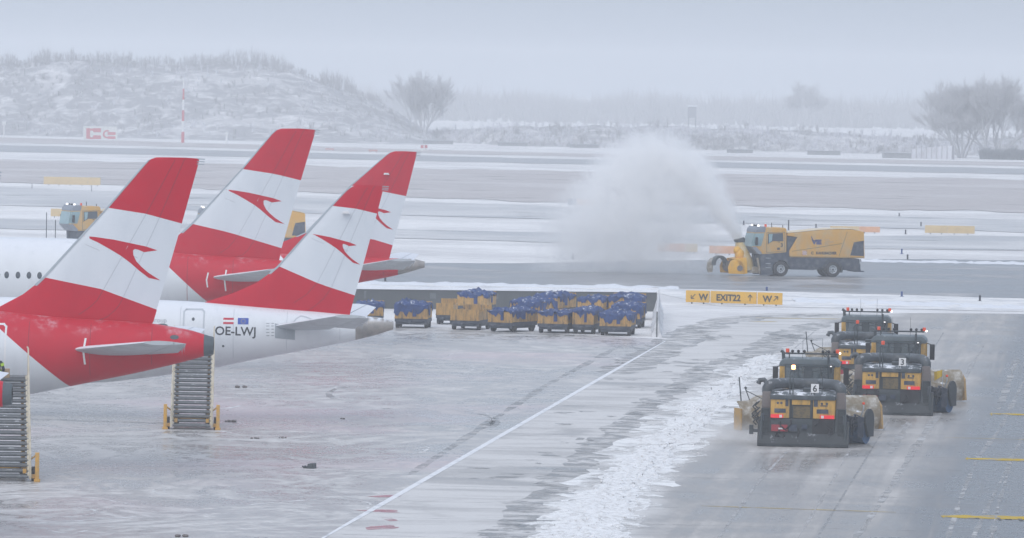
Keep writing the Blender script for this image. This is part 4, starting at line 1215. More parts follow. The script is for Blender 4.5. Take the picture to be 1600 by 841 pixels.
def snow_truck(label, loc, rz, blower=True, writing=True):
    t = thing('snow_truck', label, 'snow truck', loc, rz, 'yellow snow clearing trucks')
    # chassis
    mb = MB()
    mb.box(-1.2, 6.1, -.75, .75, .55, .95)
    mb.prism([zc(x, y) for x, y in [(785, 435), (1370, 450), (1372, 480), (1385, 556), (1245, 545), (1230, 520), (1060, 520), (985, 545), (790, 540)]], -HW + .06, HW - .06)
    mb.box(5.9, 6.65, -1.1, 1.1, .42, .50); mb.box(6.15, 6.4, -.9, -.7, .8, 1.0)
    mb.build('chassis', M['chassis'], t, bevel=.02)
    # front lower body with steps and wheel arch
    mb = MB()
    arch = [zc(535, 415), zc(760, 395), zc(785, 440), zc(785, 500)]
    cx_, cz_ = zc(710, 528)
    for k in range(9):
        a = math.pi * k / 8
        arch.append((cx_ + .68 * math.cos(a), .58 + .68 * math.sin(a)))
    arch += [zc(640, 585), zc(545, 585)]
    mb.prism(arch, -HW, -HW + .55); mb.prism(arch, HW - .55, HW)
    mb.box(zc(545, 0)[0], -.66, -HW + .551, HW - .551, .35, 1.6)
    lo = mb.build('front_bumper', M['chassis'], t)
    mb = MB()
    for y in (445, 490, 525):
        a, b = zc(582, y), zc(622, y); mb.box(a[0], b[0], -HW - .02, -HW + .1, a[1] - .02, a[1] + .02)
    mb.build('step', M['rim'], lo)
    # cab: slightly tapered shell, glass proud of it
    prof = [zc(x, y) for x, y in [(525, 412), (470, 352), (490, 235), (497, 205), (515, 185), (560, 188), (590, 190), (740, 192), (753, 205), (755, 398), (640, 412)]]
    mb = MB()
    mb.prism(prof, -HW + .02, HW - .02)
    cab = mb.build('cab', M['yellow'], t, bevel=.06)
    mb = MB()      # grey front: roof peak, lower panel
    f1 = [zc(x, y) for x, y in [(466, 352), (486, 236), (494, 204), (512, 183), (580, 186), (575, 232), (520, 236), (500, 352)]]
    mb.prism([zc(x, y) for x, y in [(487, 232), (494, 204), (513, 181), (578, 184), (572, 230)]], -HW - .012, HW + .012)
    mb.prism([zc(x, y) for x, y in [(462, 352), (520, 414), (548, 414), (548, 400), (500, 350)]], -HW - .012, HW + .012)
    mb.build('cab_front', M['cab_grey'], cab, bevel=.03)
    a, b = zc(464, 350), zc(484, 238)
    mb = MB(); mb.add([(a[0] - .02, -HW + .12, a[1]), (a[0] - .02, HW - .12, a[1]), (b[0] - .02, HW - .16, b[1]), (b[0] - .02, -HW + .16, b[1]),
        (a[0] + .1, -HW + .12, a[1]), (a[0] + .1, HW - .12, a[1]), (b[0] + .1, HW - .16, b[1]), (b[0] + .1, -HW + .16, b[1])],
        [(0, 1, 2, 3), (0, 4, 5, 1), (1, 5, 6, 2), (2, 6, 7, 3), (3, 7, 4, 0), (4, 7, 6, 5)])
    # windscreen wraps round the corner
    mb.prism([zc(x, y) for x, y in [(470, 345), (488, 238), (566, 238), (552, 300), (540, 345)]], -HW - .005, -HW + .1)
    mb.build('windscreen', M['glass_pale'], cab)
    for ya, yb in ((-HW - .004, -HW + .06), (HW - .06, HW + .004)):
        mb = MB(); mb.prism([zc(x, y) for x, y in [(597, 240), (722, 235), (726, 303), (640, 303), (612, 318), (597, 330)]], ya, yb)
        mb.build('side_window', M['glass'], cab)
    mb = MB(); mb.prism([zc(x, y) for x, y in [(604, 244), (636, 243), (630, 300), (606, 318)]], -HW - .008, -HW + .02)
    mb.build('quarter_pane', M['glass_pale'], cab)
    mb = MB()
    p = [zc(x, y) for x, y in [(588, 232), (738, 228), (740, 386), (588, 400)]]
    for q, r_ in zip(p, p[1:] + p[:1]): mb.bar((q[0], -HW + .016, q[1]), (r_[0], -HW + .016, r_[1]), .022)
    dr = mb.build('door', M['chassis'], cab)
    mb = MB(); q = zc(680, 310); mb.box(q[0], q[0] + .16, -HW - .02, -HW + .02, q[1] - .02, q[1] + .02); mb.build('handle', M['black'], dr)
    for sd_ in (-1, 1):
        mb = MB(); q = zc(500, 268); mb.box(q[0] - .12, q[0] + .06, sd_ * (HW + .22) - .09, sd_ * (HW + .22) + .09, q[1] - .62, q[1] - .02)
        mb.bar((q[0], sd_ * HW * .98, q[1] - .05), (q[0], sd_ * (HW + .22), q[1] - .05), .04)
        mb.build('mirror', M['black'], cab, bevel=.03)
    # lamps on the roof
    for k in range(4):
        mb = MB(); mb.ball((zc(525, 0)[0], -.9 + .6 * k, zc(525, 178)[1]), .10, n=6)
        mb.build('roof_lamp', M['lamp_white'] if k in (0, 3) else M['black'], cab)
    mb = MB(); q = zc(585, 178); mb.cyl((q[0], -.9, q[1] - .08), (q[0], -.9, q[1] + .14), .09, 10); mb.build('beacon', M['beacon'], cab)
    mb = MB()
    for x, z in ((645, 165), (738, 185)):
        q = zc(x, z); mb.cyl((q[0], -.6, q[1] - .25), (q[0], -.6, q[1] + .12), .03, 6)
    mb.build('antenna', M['black'], cab)
    # body behind the cab
    mb = MB()
    mb.prism([zc(x, y) for x, y in [(762, 262), (845, 262), (800, 390), (785, 440), (762, 440)]], -HW + .12, HW - .12)
    mb.build('engine_cover', M['chassis'], t)
    body = [(780, 436), (780, 385), (845, 270), (760, 258), (762, 238), (900, 224), (1010, 212), (1150, 203), (1300, 204), (1400, 224), (1403, 232), (1412, 446)]
    mb = MB(); mb.prism([zc(x, y) for x, y in body], -HW, HW)
    bd = mb.build('body', M['yellow'], t, bevel=.035)
    def side(poly, m, nm, off=.006, par=bd):
        for ya, yb in ((-HW - off, -HW + .03), (HW - .03, HW + off)):
            mb = MB(); mb.prism([zc(x, y) for x, y in poly], ya, yb); mb.build(nm, m, par)
    side([(1318, 312), (1402, 298), (1405, 428), (1290, 422)], M['chassis'], 'rear_panel')
    mb = MB()
    for pl in ([(1262, 222), (1195, 430)], [(800, 388), (1000, 358), (1220, 322)], [(780, 430), (1405, 440)]):
        for q, r_ in zip(pl, pl[1:]):
            q, r_ = zc(*q), zc(*r_); mb.bar((q[0], -HW + .008, q[1]), (r_[0], -HW + .008, r_[1]), .025)
    mb.build('panel_seam', M['dark'], bd)
    mb = MB()
    q = [zc(x, y) for x, y in [(760, 236), (900, 222), (1010, 210), (1150, 201), (1300, 202), (1396, 220)]]
    rows = [[(a, y, b + .01 + (.03 if abs(y) < 1.2 else 0)) for y in (-1.24, -1.1, 0, 1.1, 1.24)] for a, b in q]
    mb.loft(rows, closed=False); mb.build('snow_cover', M['snow_thin'], bd)
    for x in (zc(710, 0)[0], zc(1147, 0)[0]):
        wheel(t, x, -HW - .01, .585, .40, -1); wheel(t, x, HW + .01, .585, .40, 1)
    mb = MB(); xr, r_ = zc(1147, 0)[0], .74
    pts = [(xr + r_ * math.cos(R(a)), .585 + r_ * math.sin(R(a))) for a in range(-10, 171, 12)]
    for q, p in zip(pts, pts[1:]): mb.bar((q[0], -HW + .22, q[1]), (p[0], -HW + .22, p[1]), .03, .45) if False else mb.prism([q, p, (p[0] * 1.0 + (p[0] - xr) * .06, p[1] + (p[1] - .585) * .06), (q[0] + (q[0] - xr) * .06, q[1] + (q[1] - .585) * .06)], -HW - .005, -HW + .5)
    mb.prism([(xr + .66, .35), (xr + .76, .35), (xr + .76, .75), (xr + .70, .75)], -HW - .003, -HW + .5)
    mb.build('mudguard', M['dark'], t)
    if writing:
        mb = MB(); yy = -HW - .012
        xd, zd = (1, 0, .004), (0, 0, 1)
        q = zc(968, 327); mb.text("VIE", .46, (q[0], yy, q[1]), xd, zd, bold=.03, sx=1.15)
        q2 = [zc(x, y) for x, y in [(945, 288), (1015, 300), (1010, 308), (965, 296)]]; mb.add([(a, yy, b) for a, b in q2], [(0, 1, 2, 3)])
        q2 = [zc(x, y) for x, y in [(955, 262), (962, 262), (985, 310), (975, 310)]]; mb.add([(a, yy, b) for a, b in q2], [(0, 1, 2, 3)])
        mb.build('logo', M['blue_ink'], bd)
        mb = MB()
        for i, s_ in enumerate(("Vienna", "International", "Airport")):
            q = zc(1078, 295 + i * 17); mb.text(s_, .125, (q[0], yy, q[1]), xd, zd)
        mb.build('lettering', M['letter_grey'], bd)
        mb = MB(); q = zc(1002, 412); mb.text("KAHLBACHER", .27, (q[0], yy, q[1]), xd, zd, bold=.014, sx=.95)
        q = zc(960, 412); mb.text("C", .27, (q[0], yy, q[1]), xd, zd, bold=.014)
        mb.build('lettering', M['ink'], bd)
        mb = MB()
        for i in range(4):
            for j in range(4):
                q = zc(888 + i * 9, 383 + j * 9); mb.box(q[0], q[0] + .077, yy + .001, yy + .02, q[1] - .08, q[1], (i + j) % 2)
        mb.build('emblem', [M['plate_white'], M['plate_red']], bd)
        mb = MB(); q = zc(703, 350); mb.text("3", .40, (q[0], -HW - .004, q[1]), xd, zd, bold=.012)
        q = zc(676, 376); mb.box(q[0], q[0] + .2, -HW - .004, -HW + .03, q[1], q[1] + .17)
        mb.build('number', M['ink'], cab)
    if blower:
        # blower head: two auger bays, fan housing, chute
        def bl(x, y): return zc(x, y)
        mb = MB()
        mb.box(bl(415, 0)[0], bl(545, 0)[0], -.7, .7, .25, .7); mb.bar((bl(520, 0)[0], -.95, 1.4), (bl(545, 0)[0], -.95, .2), .14); mb.bar((bl(520, 0)[0], .95, 1.4), (bl(545, 0)[0], .95, .2), .14)
        mb.build('blower_frame', M['hood'], t)
        mb = MB()
        hous = [(275, 575), (268, 520), (290, 468), (330, 455), (380, 470), (405, 520), (412, 580)]
        mb.prism([bl(x, y) for x, y in hous], -1.3, -1.15); mb.prism([bl(x, y) for x, y in hous], 1.15, 1.3)
        back = [(330, 452), (420, 440), (430, 575), (400, 575)]
        mb.prism([bl(x, y) for x, y in back], -1.3, 1.3)
        bh = mb.build('blower_housing', M['yellow_bright'], t, bevel=.02)
        mb = MB(); q = bl(365, 530); mb.cyl((q[0], -1.36, q[1]), (q[0], -1.28, q[1]), .22, 16); mb.build('bearing_cap', M['brown_duct'], bh)
        mb = MB()
        q = bl(330, 520)
        pts = []
        for i in range(90):
            y = -1.12 + 2.24 * i / 89; a = i * .55
            pts.append([(q[0] + .1 * math.cos(a), y, q[1] + .1 * math.sin(a)), (q[0] + .42 * math.cos(a), y, q[1] + .42 * math.sin(a))])
        mb.loft(pts, closed=False); mb.cyl((q[0], -1.14, q[1]), (q[0], 1.14, q[1]), .1, 10)
        mb.build('auger', M['brown_duct'], bh)
        mb = MB()       # fan drum and chute
        q = bl(425, 470)
        n = 20
        prof = [(355, 330, .42), (360, 420, .62), (400, 480, .72), (430, 545, .72)]
        rings = []
        for xa, ya, hwid in [(395, 300, .36), (400, 340, .46), (412, 390, .62), (425, 440, .78), (438, 490, .86), (445, 550, .86)]:
            c = bl(xa, ya); k = hwid
            rings.append([(c[0] + k * .78 * math.cos(6.2832 * j / n), k * math.sin(6.2832 * j / n), c[1] + .1 * math.cos(6.2832 * j / n)) for j in range(n)])
        mb.loft(rings)
        drum = mb.build('fan_drum', M['blower_tan'], t, smooth=True, angle=50)
        mb = MB()
        rings = []
        for xa, ya, r_, ti in [(398, 318, .40, 0), (396, 295, .42, .15), (388, 288, .40, .5)]:
            c = bl(xa, ya)
            rings.append([(c[0] + r_ * (1 + ti * .2) * math.cos(6.2832 * j / n), r_ * math.sin(6.2832 * j / n), c[1] + r_ * ti * math.cos(6.2832 * j / n) * .6) for j in range(n)])
        mb.loft(rings, caps=False); mb.build('chute', M['dark'], drum, smooth=True)
        mb = MB(); c = bl(365, 385); mb.ball((c[0], -.45, c[1]), .30, n=8, sz=1.1); c = bl(385, 420); mb.ball((c[0], -.5, c[1]), .36, n=8, sz=1.3)
        mb.build('fan_cover', M['yellow_bright'], drum, smooth=True)
        mb = MB()       # far auger bay hood, an arch of dark rubber
        c = bl(250, 470)
        for rr, m_ in ((.56, 0), (.40, 1)):
            pts = [(c[0] + rr * math.cos(R(a)), c[1] - .28 + rr * 1.15 * math.sin(R(a))) for a in range(-20, 205, 15)]
            if m_ == 0: out_ = pts
            else: in_ = pts
        for i in range(len(out_) - 1):
            mb.prism([out_[i], out_[i + 1], in_[i + 1], in_[i]], .2, 1.2)
        mb.build('hood', M['dark'], bh)
        mb = MB(); pts = [bl(x, y) for x, y in [(160, 540), (165, 490), (190, 455), (215, 450), (205, 500), (200, 570), (172, 575)]]
        mb.prism(pts, .9, 1.3); mb.build('side_plate', M['hood'], bh)
    return t
M['snow_thin'] = mat('thin_roof_snow', (0.70, 0.62, 0.48), 0.8, dirt=0.5, dirtc=(0.66, 0.45, 0.18), dscale=1.2)
M['blower_tan'] = mat('dusty_blower_tan', (0.60, 0.42, 0.14), 0.55, dirt=0.45, dirtc=(0.62, 0.55, 0.42), dscale=1.6)
g = G(1213, 431.5)
snow_truck('yellow snow blower truck throwing a plume of snow, seen from its side', (g.x, g.y, 0), R(13))
g = G(141, 393)
snow_truck('yellow snow truck behind the front fin, only its grey fronted cab in view', (g.x, g.y, 0), R(24), False, False)
g = G(349, 398)
snow_truck('yellow truck body glimpsed between two fins, its cab hidden', (g.x, g.y, 0), R(6), False, False)

# snow plume thrown by the blower: a real volume of snow dust
def volume_mat(name, colr, gauss, dens, nscale, lo, hi, thr=0.03, zfloor=None, stretch=(1, 1, 1), rot=0.0):
    m = bpy.data.materials.new(name); m.use_nodes = True
    t = m.node_tree
    t.nodes.remove(t.nodes["Principled BSDF"])
    out = t.nodes["Material Output"]
    pv = node(t, "ShaderNodeVolumePrincipled")
    pv.inputs['Color'].default_value = colr
    pv.inputs['Anisotropy'].default_value = 0.0
    tc = node(t, "ShaderNodeTexCoord")
    tot = None
    for (c, r, wgt) in gauss:
        mp = node(t, "ShaderNodeVectorMath", operation='SUBTRACT'); t.links.new(tc.outputs['Object'], mp.inputs[0]); mp.inputs[1].default_value = c
        dv = node(t, "ShaderNodeVectorMath", operation='DIVIDE'); t.links.new(mp.outputs[0], dv.inputs[0]); dv.inputs[1].default_value = r
        dt = node(t, "ShaderNodeVectorMath", operation='DOT_PRODUCT'); t.links.new(dv.outputs[0], dt.inputs[0]); t.links.new(dv.outputs[0], dt.inputs[1])
        e = math_(t, 'MULTIPLY', math_(t, 'EXPONENT', math_(t, 'MULTIPLY', dt.outputs['Value'], -1.0)), wgt)
        tot = e if tot is None else math_(t, 'ADD', tot, e)
    tot = math_(t, 'MAXIMUM', math_(t, 'SUBTRACT', tot, thr), 0.0)
    nz = ramp(t, noise_(t, nscale, stretch, rot, 5, 0.6, 0.6), lo, hi)
    d = math_(t, 'MULTIPLY', math_(t, 'MULTIPLY', tot, nz), dens)
    t.links.new(d, pv.inputs['Density'])
    t.links.new(pv.outputs[0], out.inputs['Volume'])
    return m
PY = G(1213, 431.5).y
def pl(px, py): 
    q = PD(px, py, PY); return (q.x, 0.3, q.z)
S_ = F / PY
gs = []
arcp = [(1151, 368, .28, 4.5), (1146, 356, .38, 4.0), (1138, 341, .52, 3.6), (1128, 324, .66, 3.2), (1116, 306, .82, 2.8), (1102, 289, .95, 2.4), (1086, 273, 1.1, 2.1), (1069, 260, 1.2, 1.8), (1052, 250, 1.25, 1.6), (1034, 240, 1.2, 1.25), (1012, 240, 1.3, 1.1), (991, 248, 1.4, .95), (973, 264, 1.6, .78), (957, 286, 1.8, .62), (942, 312, 2.0, .46), (927, 340, 2.3, .33), (905, 368, 2.8, .24), (1015, 275, 1.9, .62), (1045, 290, 1.9, .5), (1000, 315, 2.4, .45), (1065, 320, 2.0, .35), (1030, 350, 2.8, .32), (975, 350, 3.0, .34), (955, 385, 3.4, .27), (1040, 392, 2.8, .27), (1110, 395, 1.8, .30), (870, 398, 4.0, .15)]
for px, py, r_, wg in arcp:
    c = pl(px, py); gs.append((c, (r_, max(1.0, r_ * .8), r_), wg))
mb = MB()
a, b = PD(780, 420, PY), PD(1165, 200, PY)
mb.box(a.x, b.x, -3.6, 4.2, .02, 12.0)
plume = mb.build('snow_plume', volume_mat('blown_snow', (1.0, 1.0, 1.0, 1), gs, 1.7, 0.9, 0.28, 0.66, 0.09))
plume.location = (0, PY, 0)
tag(plume, 'white plume of blown snow arching left from the snow blower', 'snow plume', None, 'stuff')

# ================================================================== SWEEPERS
def sweeper(label, px, py, number, rz, flag=False, lit=False):
    b = G(px, py)
    t = thing('runway_sweeper', label, 'runway sweeper', (b.x, b.y, 0), rz, 'runway sweepers driving away')
    D, Y = M['dark'], M['sweeper_yellow']
    # rear blast skirt
    mb = MB()
    mb.prism([(-.05, .02), (.12, .02), (.55, .75), (.45, .80), (.02, .12)], -1.78, 1.78, axis='x')
    mb.prism([(-.05, .02), (.9, .02), (.9, 1.0), (.35, 1.0)], -1.80, -1.72, axis='x'); mb.prism([(-.05, .02), (.9, .02), (.9, 1.0), (.35, 1.0)], 1.72, 1.80, axis='x')
    mb.box(-1.80, 1.80, -.06, .02, .03, .14)
    mb.build('blast_skirt', M['skirt'], t)
    # engine module
    mb = MB()
    mb.box(-1.30, 1.24, .30, 2.9, .50, 1.12); mb.box(-1.27, 1.21, .36, 2.9, 1.12, 1.86)
    body = mb.build('engine_module', D, t, bevel=.02)
    mb = MB(); mb.box(.36, 1.20, .27, .4, .52, 1.09); mb.build('radiator_grille', M['black'], body)
    for s in (-1, 1):
        mb = MB(); mb.box(-.03 + s * 1.27 - .028, -.03 + s * 1.27 + .028, .41, 2.9, 1.13, 1.88); mb.build('side_panel', Y, body)
    for x0, x1 in ((-1.30, -.56), (.38, 1.245)):
        mb = MB(); mb.box(x0, x1, .25, .40, 1.13, 1.88)
        mb.build('yellow_panel', Y, body, bevel=.015)
    for x0, x1 in ((-1.15, -.70), (.52, .98)):
        mb = MB(); mb.box(x0, x1, .235, .3, 1.33, 1.50); mb.build('grille_opening', M['chassis'], body)
    for x0, x1 in ((-.72, -.60), (.40, .56)):
        mb = MB(); mb.box(x0, x1, .23, .3, 1.6, 1.86); mb.build('corner_post', M['chassis'], body)
    for x in (-1.02, -.88, .72, .92):
        mb = MB(); mb.cyl((x, .235, 1.72), (x, .26, 1.72), .05, 8); mb.build('socket', M['chassis'], body)
    mb = MB(); mb.box(.66, .95, .225, .27, 1.62, 1.66); mb.build('grab_bar', M['chassis'], body)
    mb = MB(); mb.box(-.46, .26, .24, .34, 1.66, 1.86); mb.build('yellow_bar', Y, body, bevel=.01)
    mb = MB()
    mb.box(-.46, .26, .30, .33, 1.14, 1.60)
    for k in range(10): mb.bar((-.45 + .078 * k, .285, 1.14), (-.45 + .078 * k, .285, 1.60), .018)
    mb.build('wire_grille', M['grille'], body)
    mb = MB(); mb.prism([(.18, 1.86), (3.0, 1.86), (3.0, 2.16), (.5, 2.16), (.18, 2.04)], -1.32, 1.26, axis='x')
    hd = mb.build('bonnet', M['bonnet'], body, bevel=.03)
    mb = MB(); mb.box(-.05, .32, .7, 1.2, 2.16, 2.30); mb.build('bonnet_scoop', D, hd, bevel=.03)
    for x0, x1 in ((-1.29, -.80), (.66, 1.22)):
        mb = MB(); mb.box(x0, x1, .20, .27, 1.13, 1.27, 0)
        xm = x0 + .34 if x0 < 0 else x0 + .04
        mb.box(xm, xm + .11, .19, .25, 1.145, 1.255, 1)
        mb.build('tail_light', [M['tail_red'], M['lamp_dim']], body)
    mb = MB(); mb.box(-1.26, -.62, .22, .29, .60, .86); pr = mb.build('warning_plate', M['plate_red'], body)
    mb = MB(); mb.box(-.98, -.80, .21, .25, .68, .74); mb.build('plate_mark', M['plate_white'], pr)
    # side ducts and cross pipe
    for s in (-1, 1):
        mb = MB()
        xo = 1.47 * s
        mb.prism([(xo - .20, 1.50), (xo + .20, 1.50), (xo + .17, 2.16), (xo - .17, 2.16)], .35, .95)
        du = mb.build('duct', M['brown_duct'], t, bevel=.05)
        mb = MB(); mb.prism([(xo - .24, .2), (xo + .24, .2), (xo + .20, 1.51), (xo - .20, 1.51)], .30, 1.0)
        mb.prism([(xo + s * .15, .14), (xo + s * .34, .14), (xo + s * .26, .5), (xo + s * .20, 1.3), (xo + s * .12, 1.3)], .1, .5)
        mb.build('duct_base', D, du, bevel=.04)
        mb = MB()
        mb.tube([(xo, .65, 2.1), (xo, .65, 2.26), (xo - s * .06, .72, 2.36), (xo - s * .2, .9, 2.43), (xo - s * .45, 1.4, 2.44), (xo - s * .7, 2.6, 2.40), (xo - s * .9, 3.1, 2.36), (0, 3.2, 2.34)], [.20, .21, .22, .22, .21, .21, .22, .22], 14)
        mb.build('pipe', M['pipe'], t, smooth=True, angle=60)
    mb = MB()
    mb.tube([(-1.45, 1.1, 2.0), (-1.5, 1.2, 2.45), (-1.62, 1.2, 2.58), (-1.78, 1.15, 2.56), (-1.84, 1.12, 2.42)], .10, 10)
    mb.build('snorkel', M['pipe'], t, smooth=True, angle=60)
    # chassis, wheels
    mb = MB(); mb.box(-.55, .55, .8, 11.2, .70, 1.05); mb.box(-1.1, 1.1, 3.0, 6.9, .8, 1.5)
    mb.build('chassis', M['chassis'], t)
    for y in (2.0, 8.6):
        for s in (-1, 1):
            mb = MB(); mb.cyl((s * .85, y, .52), (s * 1.24, y, .52), .52, 20); mb.build('wheel', M['black'], t, bevel=.04)
    # cab
    cy0, cy1 = 7.0, 9.0
    mb = MB()
    mb.box(-1.22, 1.22, cy0, cy1, 1.15, 1.98)
    for s in (-1, 1):
        mb.box(s * 1.22 - (.22 if s > 0 else 0), s * 1.22 + (.22 if s < 0 else 0), cy0, cy0 + .1, 1.98, 2.86)
        mb.box(s * 1.22 - (.08 if s > 0 else 0), s * 1.22 + (.08 if s < 0 else 0), cy1 - .12, cy1, 1.98, 2.86)
    cab = mb.build('cab', Y, t, bevel=.02)
    mb = MB(); mb.prism([(-1.24, 2.86), (1.24, 2.86), (1.22, 3.02), (1.05, 3.16), (-1.05, 3.16), (-1.22, 3.02)], cy0 - .05, cy1 + .05)
    mb.build('cab_roof', M['cab_roof'], cab, bevel=.05)
    mb = MB()
    mb.box(-1.0, 1.0, cy0 + .03, cy0 + .06, 1.98, 2.86)
    gl = mb.build('rear_window', M['glass_clear'], cab)
    mb = MB()
    for x in (-.45, .1, .45): mb.box(x - .03, x + .03, cy0 + .0, cy0 + .03, 1.98, 2.86)
    mb.box(-.22, .10, cy0 - .004, cy0 + .028, 1.98, 2.86)
    mb.build('window_bar', D, gl)
    mb = MB(); mb.box(-1.1, 1.1, cy1 - .06, cy1 - .03, 1.98, 2.80); mb.build('windscreen', M['glass_clear'], cab)
    mb = MB()
    for x in (-.55, .55):
        mb.box(x - .25, x + .25, 8.0, 8.12, 1.9, 2.42); mb.box(x - .13, x + .13, 8.0, 8.1, 2.42, 2.66)
    mb.build('seat', M['black'], cab, bevel=.04)
    for s in (-1, 1):
        mb = MB(); mb.box(min(s * 1.34, s * 1.56), max(s * 1.34, s * 1.56), cy1 - .2, cy1 - .08, 2.05, 2.75)
        mb.bar((s * 1.2, cy1 - .1, 2.8), (s * 1.45, cy1 - .14, 2.72), .04); mb.build('mirror', M['black'], cab, bevel=.04)
    # light bar
    mb = MB(); mb.cyl((-1.1, 7.6, 3.36), (1.12, 7.6, 3.36), .035, 8)
    for x in (-.85, .75): mb.bar((x, 7.6, 3.1), (x, 7.6, 3.36), .05)
    mb.tube([(-1.08, 7.6, 3.12), (-1.10, 7.6, 3.40), (-1.2, 7.6, 3.46)], .07, 8)
    lb = mb.build('light_bar', D, cab)
    for x in (-.72, -.48, -.24, .52, .76, 1.0):
        mb = MB(); mb.ball((x, 7.6, 3.45), .065, n=6); mb.build('spot_lamp', M['black'], lb)
    for x in (-.92, 1.12):
        mb = MB(); mb.cyl((x, 7.5, 3.40), (x, 7.5, 3.56), .075, 10); mb.build('beacon', M['beacon'], lb, bevel=.02)
    mb = MB(); mb.ball((1.22, 7.45, 3.40), .045, n=6); mb.build('work_lamp', M['lamp_white'], lb)
    # roof rail, posts, rear beacon, number plate
    mb = MB()
    mb.bar((-.55, .28, 2.98), (.72, .28, 2.98), .045)
    for x in (-.55, -.43): mb.bar((x, .28, 1.12), (x, .28, 3.0), .05)
    mb.bar((.72, .28, 2.1), (.72, .28, 3.0), .03)
    mb.bar((-.49, .28, 2.98), (-.43, .28, 3.08), .05)
    rail = mb.build('rail', D, t)
    mb = MB(); mb.bar((-1.0, 5.0, 3.02), (1.1, 5.0, 3.02), .05); mb.bar((-.9, 5.0, 1.9), (-.9, 5.0, 3.02), .05); mb.bar((1.0, 5.0, 1.9), (1.0, 5.0, 3.02), .05); mb.build('guard_frame', D, t)
    for x, z in ((.30, 2.2), (.41, 2.32)):
        mb = MB(); mb.bar((x, .28, 1.12), (x, .28, z), .05); mb.build('post', D, t)
    mb = MB(); mb.tube([(.78, 6.6, 1.8), (.78, 6.6, 3.3)], .05, 8); mb.build('mast', D, t)
    mb = MB(); mb.cyl((-.43, .28, 3.06), (-.43, .28, 3.23), .08, 12); mb.build('beacon', M['beacon_lit' if lit else 'beacon'], rail, bevel=.03)
    if lit:
        pass
    if number:
        mb = MB(); mb.box(.28, .59, .24, .27, 2.15, 2.50); pl_ = mb.build('number_plate', M['plate_white'], rail)
        mb = MB(); mb.text(number, .36, (.435, .232, 2.20), (1, 0, 0), (0, 0, 1), align='CENTER', bold=.006); mb.build('number', M['ink'], pl_)
    mb = MB(); mb.tube([(0.85, 6.8, 2.6), (.95, 6.8, 2.95), (.85, 6.8, 3.0)], .07, 8); mb.ball((.92, 6.7, 2.9), .13, n=6); mb.tube([(.6, 6.7, 2.0), (.75, 6.7, 2.35), (.6, 6.7, 2.55)], .16, 8)
    mb.build('exhaust', M['pipe'], cab, smooth=True)
    mb = MB(); mb.ball((.88, 6.58, 2.93), .045, n=5); mb.build('work_lamp', M['lamp_white'], cab)
    mb = MB()
    for x in (-.3, .5): mb.bar((x, 7.4, 3.1), (x, 7.4, 4.0), .012)
    mb.build('antenna', M['black'], cab)
    # broom under the middle, slung to the right
    bx0, by0, bx1, by1 = -1.5, 4.6, 2.50, 3.0
    def bp(k, dn=0.0, z=0.0):
        d = Vector((bx1 - bx0, by1 - by0, 0)).normalized(); n_ = Vector((-d.y, d.x, 0))
        return Vector((bx0, by0, 0)).lerp(Vector((bx1, by1, 0)), k) + n_ * dn + Vector((0, 0, z))
    mb = MB(); n = 12; rings = []
    for i in range(17):
        k = i / 16
        rr = .40 + .03 * fbm(k * 9, 1, 3)
        ring = [bp(k, rr * math.cos(R(a)), .96 + rr * .85 * math.sin(R(a)) + .07 * fbm(k * 14, a * .06, 2)) for a in range(-15, 200, 15)]
        ring += [bp(k, (rr - .06) * math.cos(R(a)), .98 + (rr - .06) * .85 * math.sin(R(a))) for a in range(195, -16, -15)]
        rings.append(ring)
    mb.loft(rings)
    br = mb.build('broom', M['hood'], t, smooth=True, angle=50)
    mb = MB(); rings = []
    for k in (.02, .985):
        rings.append([bp(k, .46 * math.cos(6.2832 * j / 24), .47 + .46 * math.sin(6.2832 * j / 24)) for j in range(24)])
    mb.loft(rings); mb.build('brush', M['brush_blue'], br, smooth=True, angle=50)
    mb = MB()
    e = [bp(1.0, .44 * math.cos(R(a)), .98 + .44 * math.sin(R(a))) for a in range(0, 181, 20)] + [bp(1.0, -.10, .30), bp(1.0, .40, .30)]
    e2 = [p + Vector((.08, -.03, 0)) for p in e]; mb.loft([e, e2]); mb.build('end_plate', M['skirt'], br)
    mb = MB()
    for k in (.62, .75, .90):
        mb.tube([bp(k, -.62, .35), bp(k, -.60, .95), bp(k, -.35, 1.18)], .045, 6)
    mb.bar(bp(.45, -.6, .98), bp(1.0, -.6, .98), .20, .26); mb.bar(bp(.5, -.62, .74), bp(.98, -.62, .74), .08)
    rn = random.Random(3)
    for _ in range(44):
        k = rn.uniform(.50, .97); mb.tube([bp(k, -.66, rn.uniform(.45, 1.0)), bp(k + .03, -.78, rn.uniform(.7, 1.25)), bp(k + rn.uniform(-.05, .08), -.6, rn.uniform(.5, 1.15))], rn.uniform(.02, .045), 5)
    mb.box(2.1, 2.35, 2.3, 2.55, .3, 1.1)
    mb.build('broom_frame', M['chassis'], br)
    mb = MB(); c = bp(.86, -.95, .27); mb.cyl(c - Vector((.11, 0, 0)), c + Vector((.11, 0, 0)), .27, 18); mb.build('castor_wheel', M['black'], br, bevel=.04)
    # side marker arm
    mb = MB(); mb.tube([bp(.95, -.5, 1.0), bp(.99, -.62, 1.15), bp(1.02, -.68, 1.45), bp(1.02, -.68, 1.62)], .03, 6)
    ar = mb.build('marker_arm', M['rim'], br)
    mb = MB(); c = bp(1.02, -.68, 1.66); mb.ball(c, .06, n=6); mb.build('marker_lamp', M['beacon'], ar)
    # front plough, curved mouldboard caked with snow
    def pp(k, u, z):
        a, c = Vector((-2.95, 9.7, 0)), Vector((2.72, 12.4, 0))
        d = (c - a).normalized(); n_ = Vector((-d.y, d.x, 0))
        return a.lerp(c, k) + n_ * u + Vector((0, 0, z))
    mb = MB(); rings = []
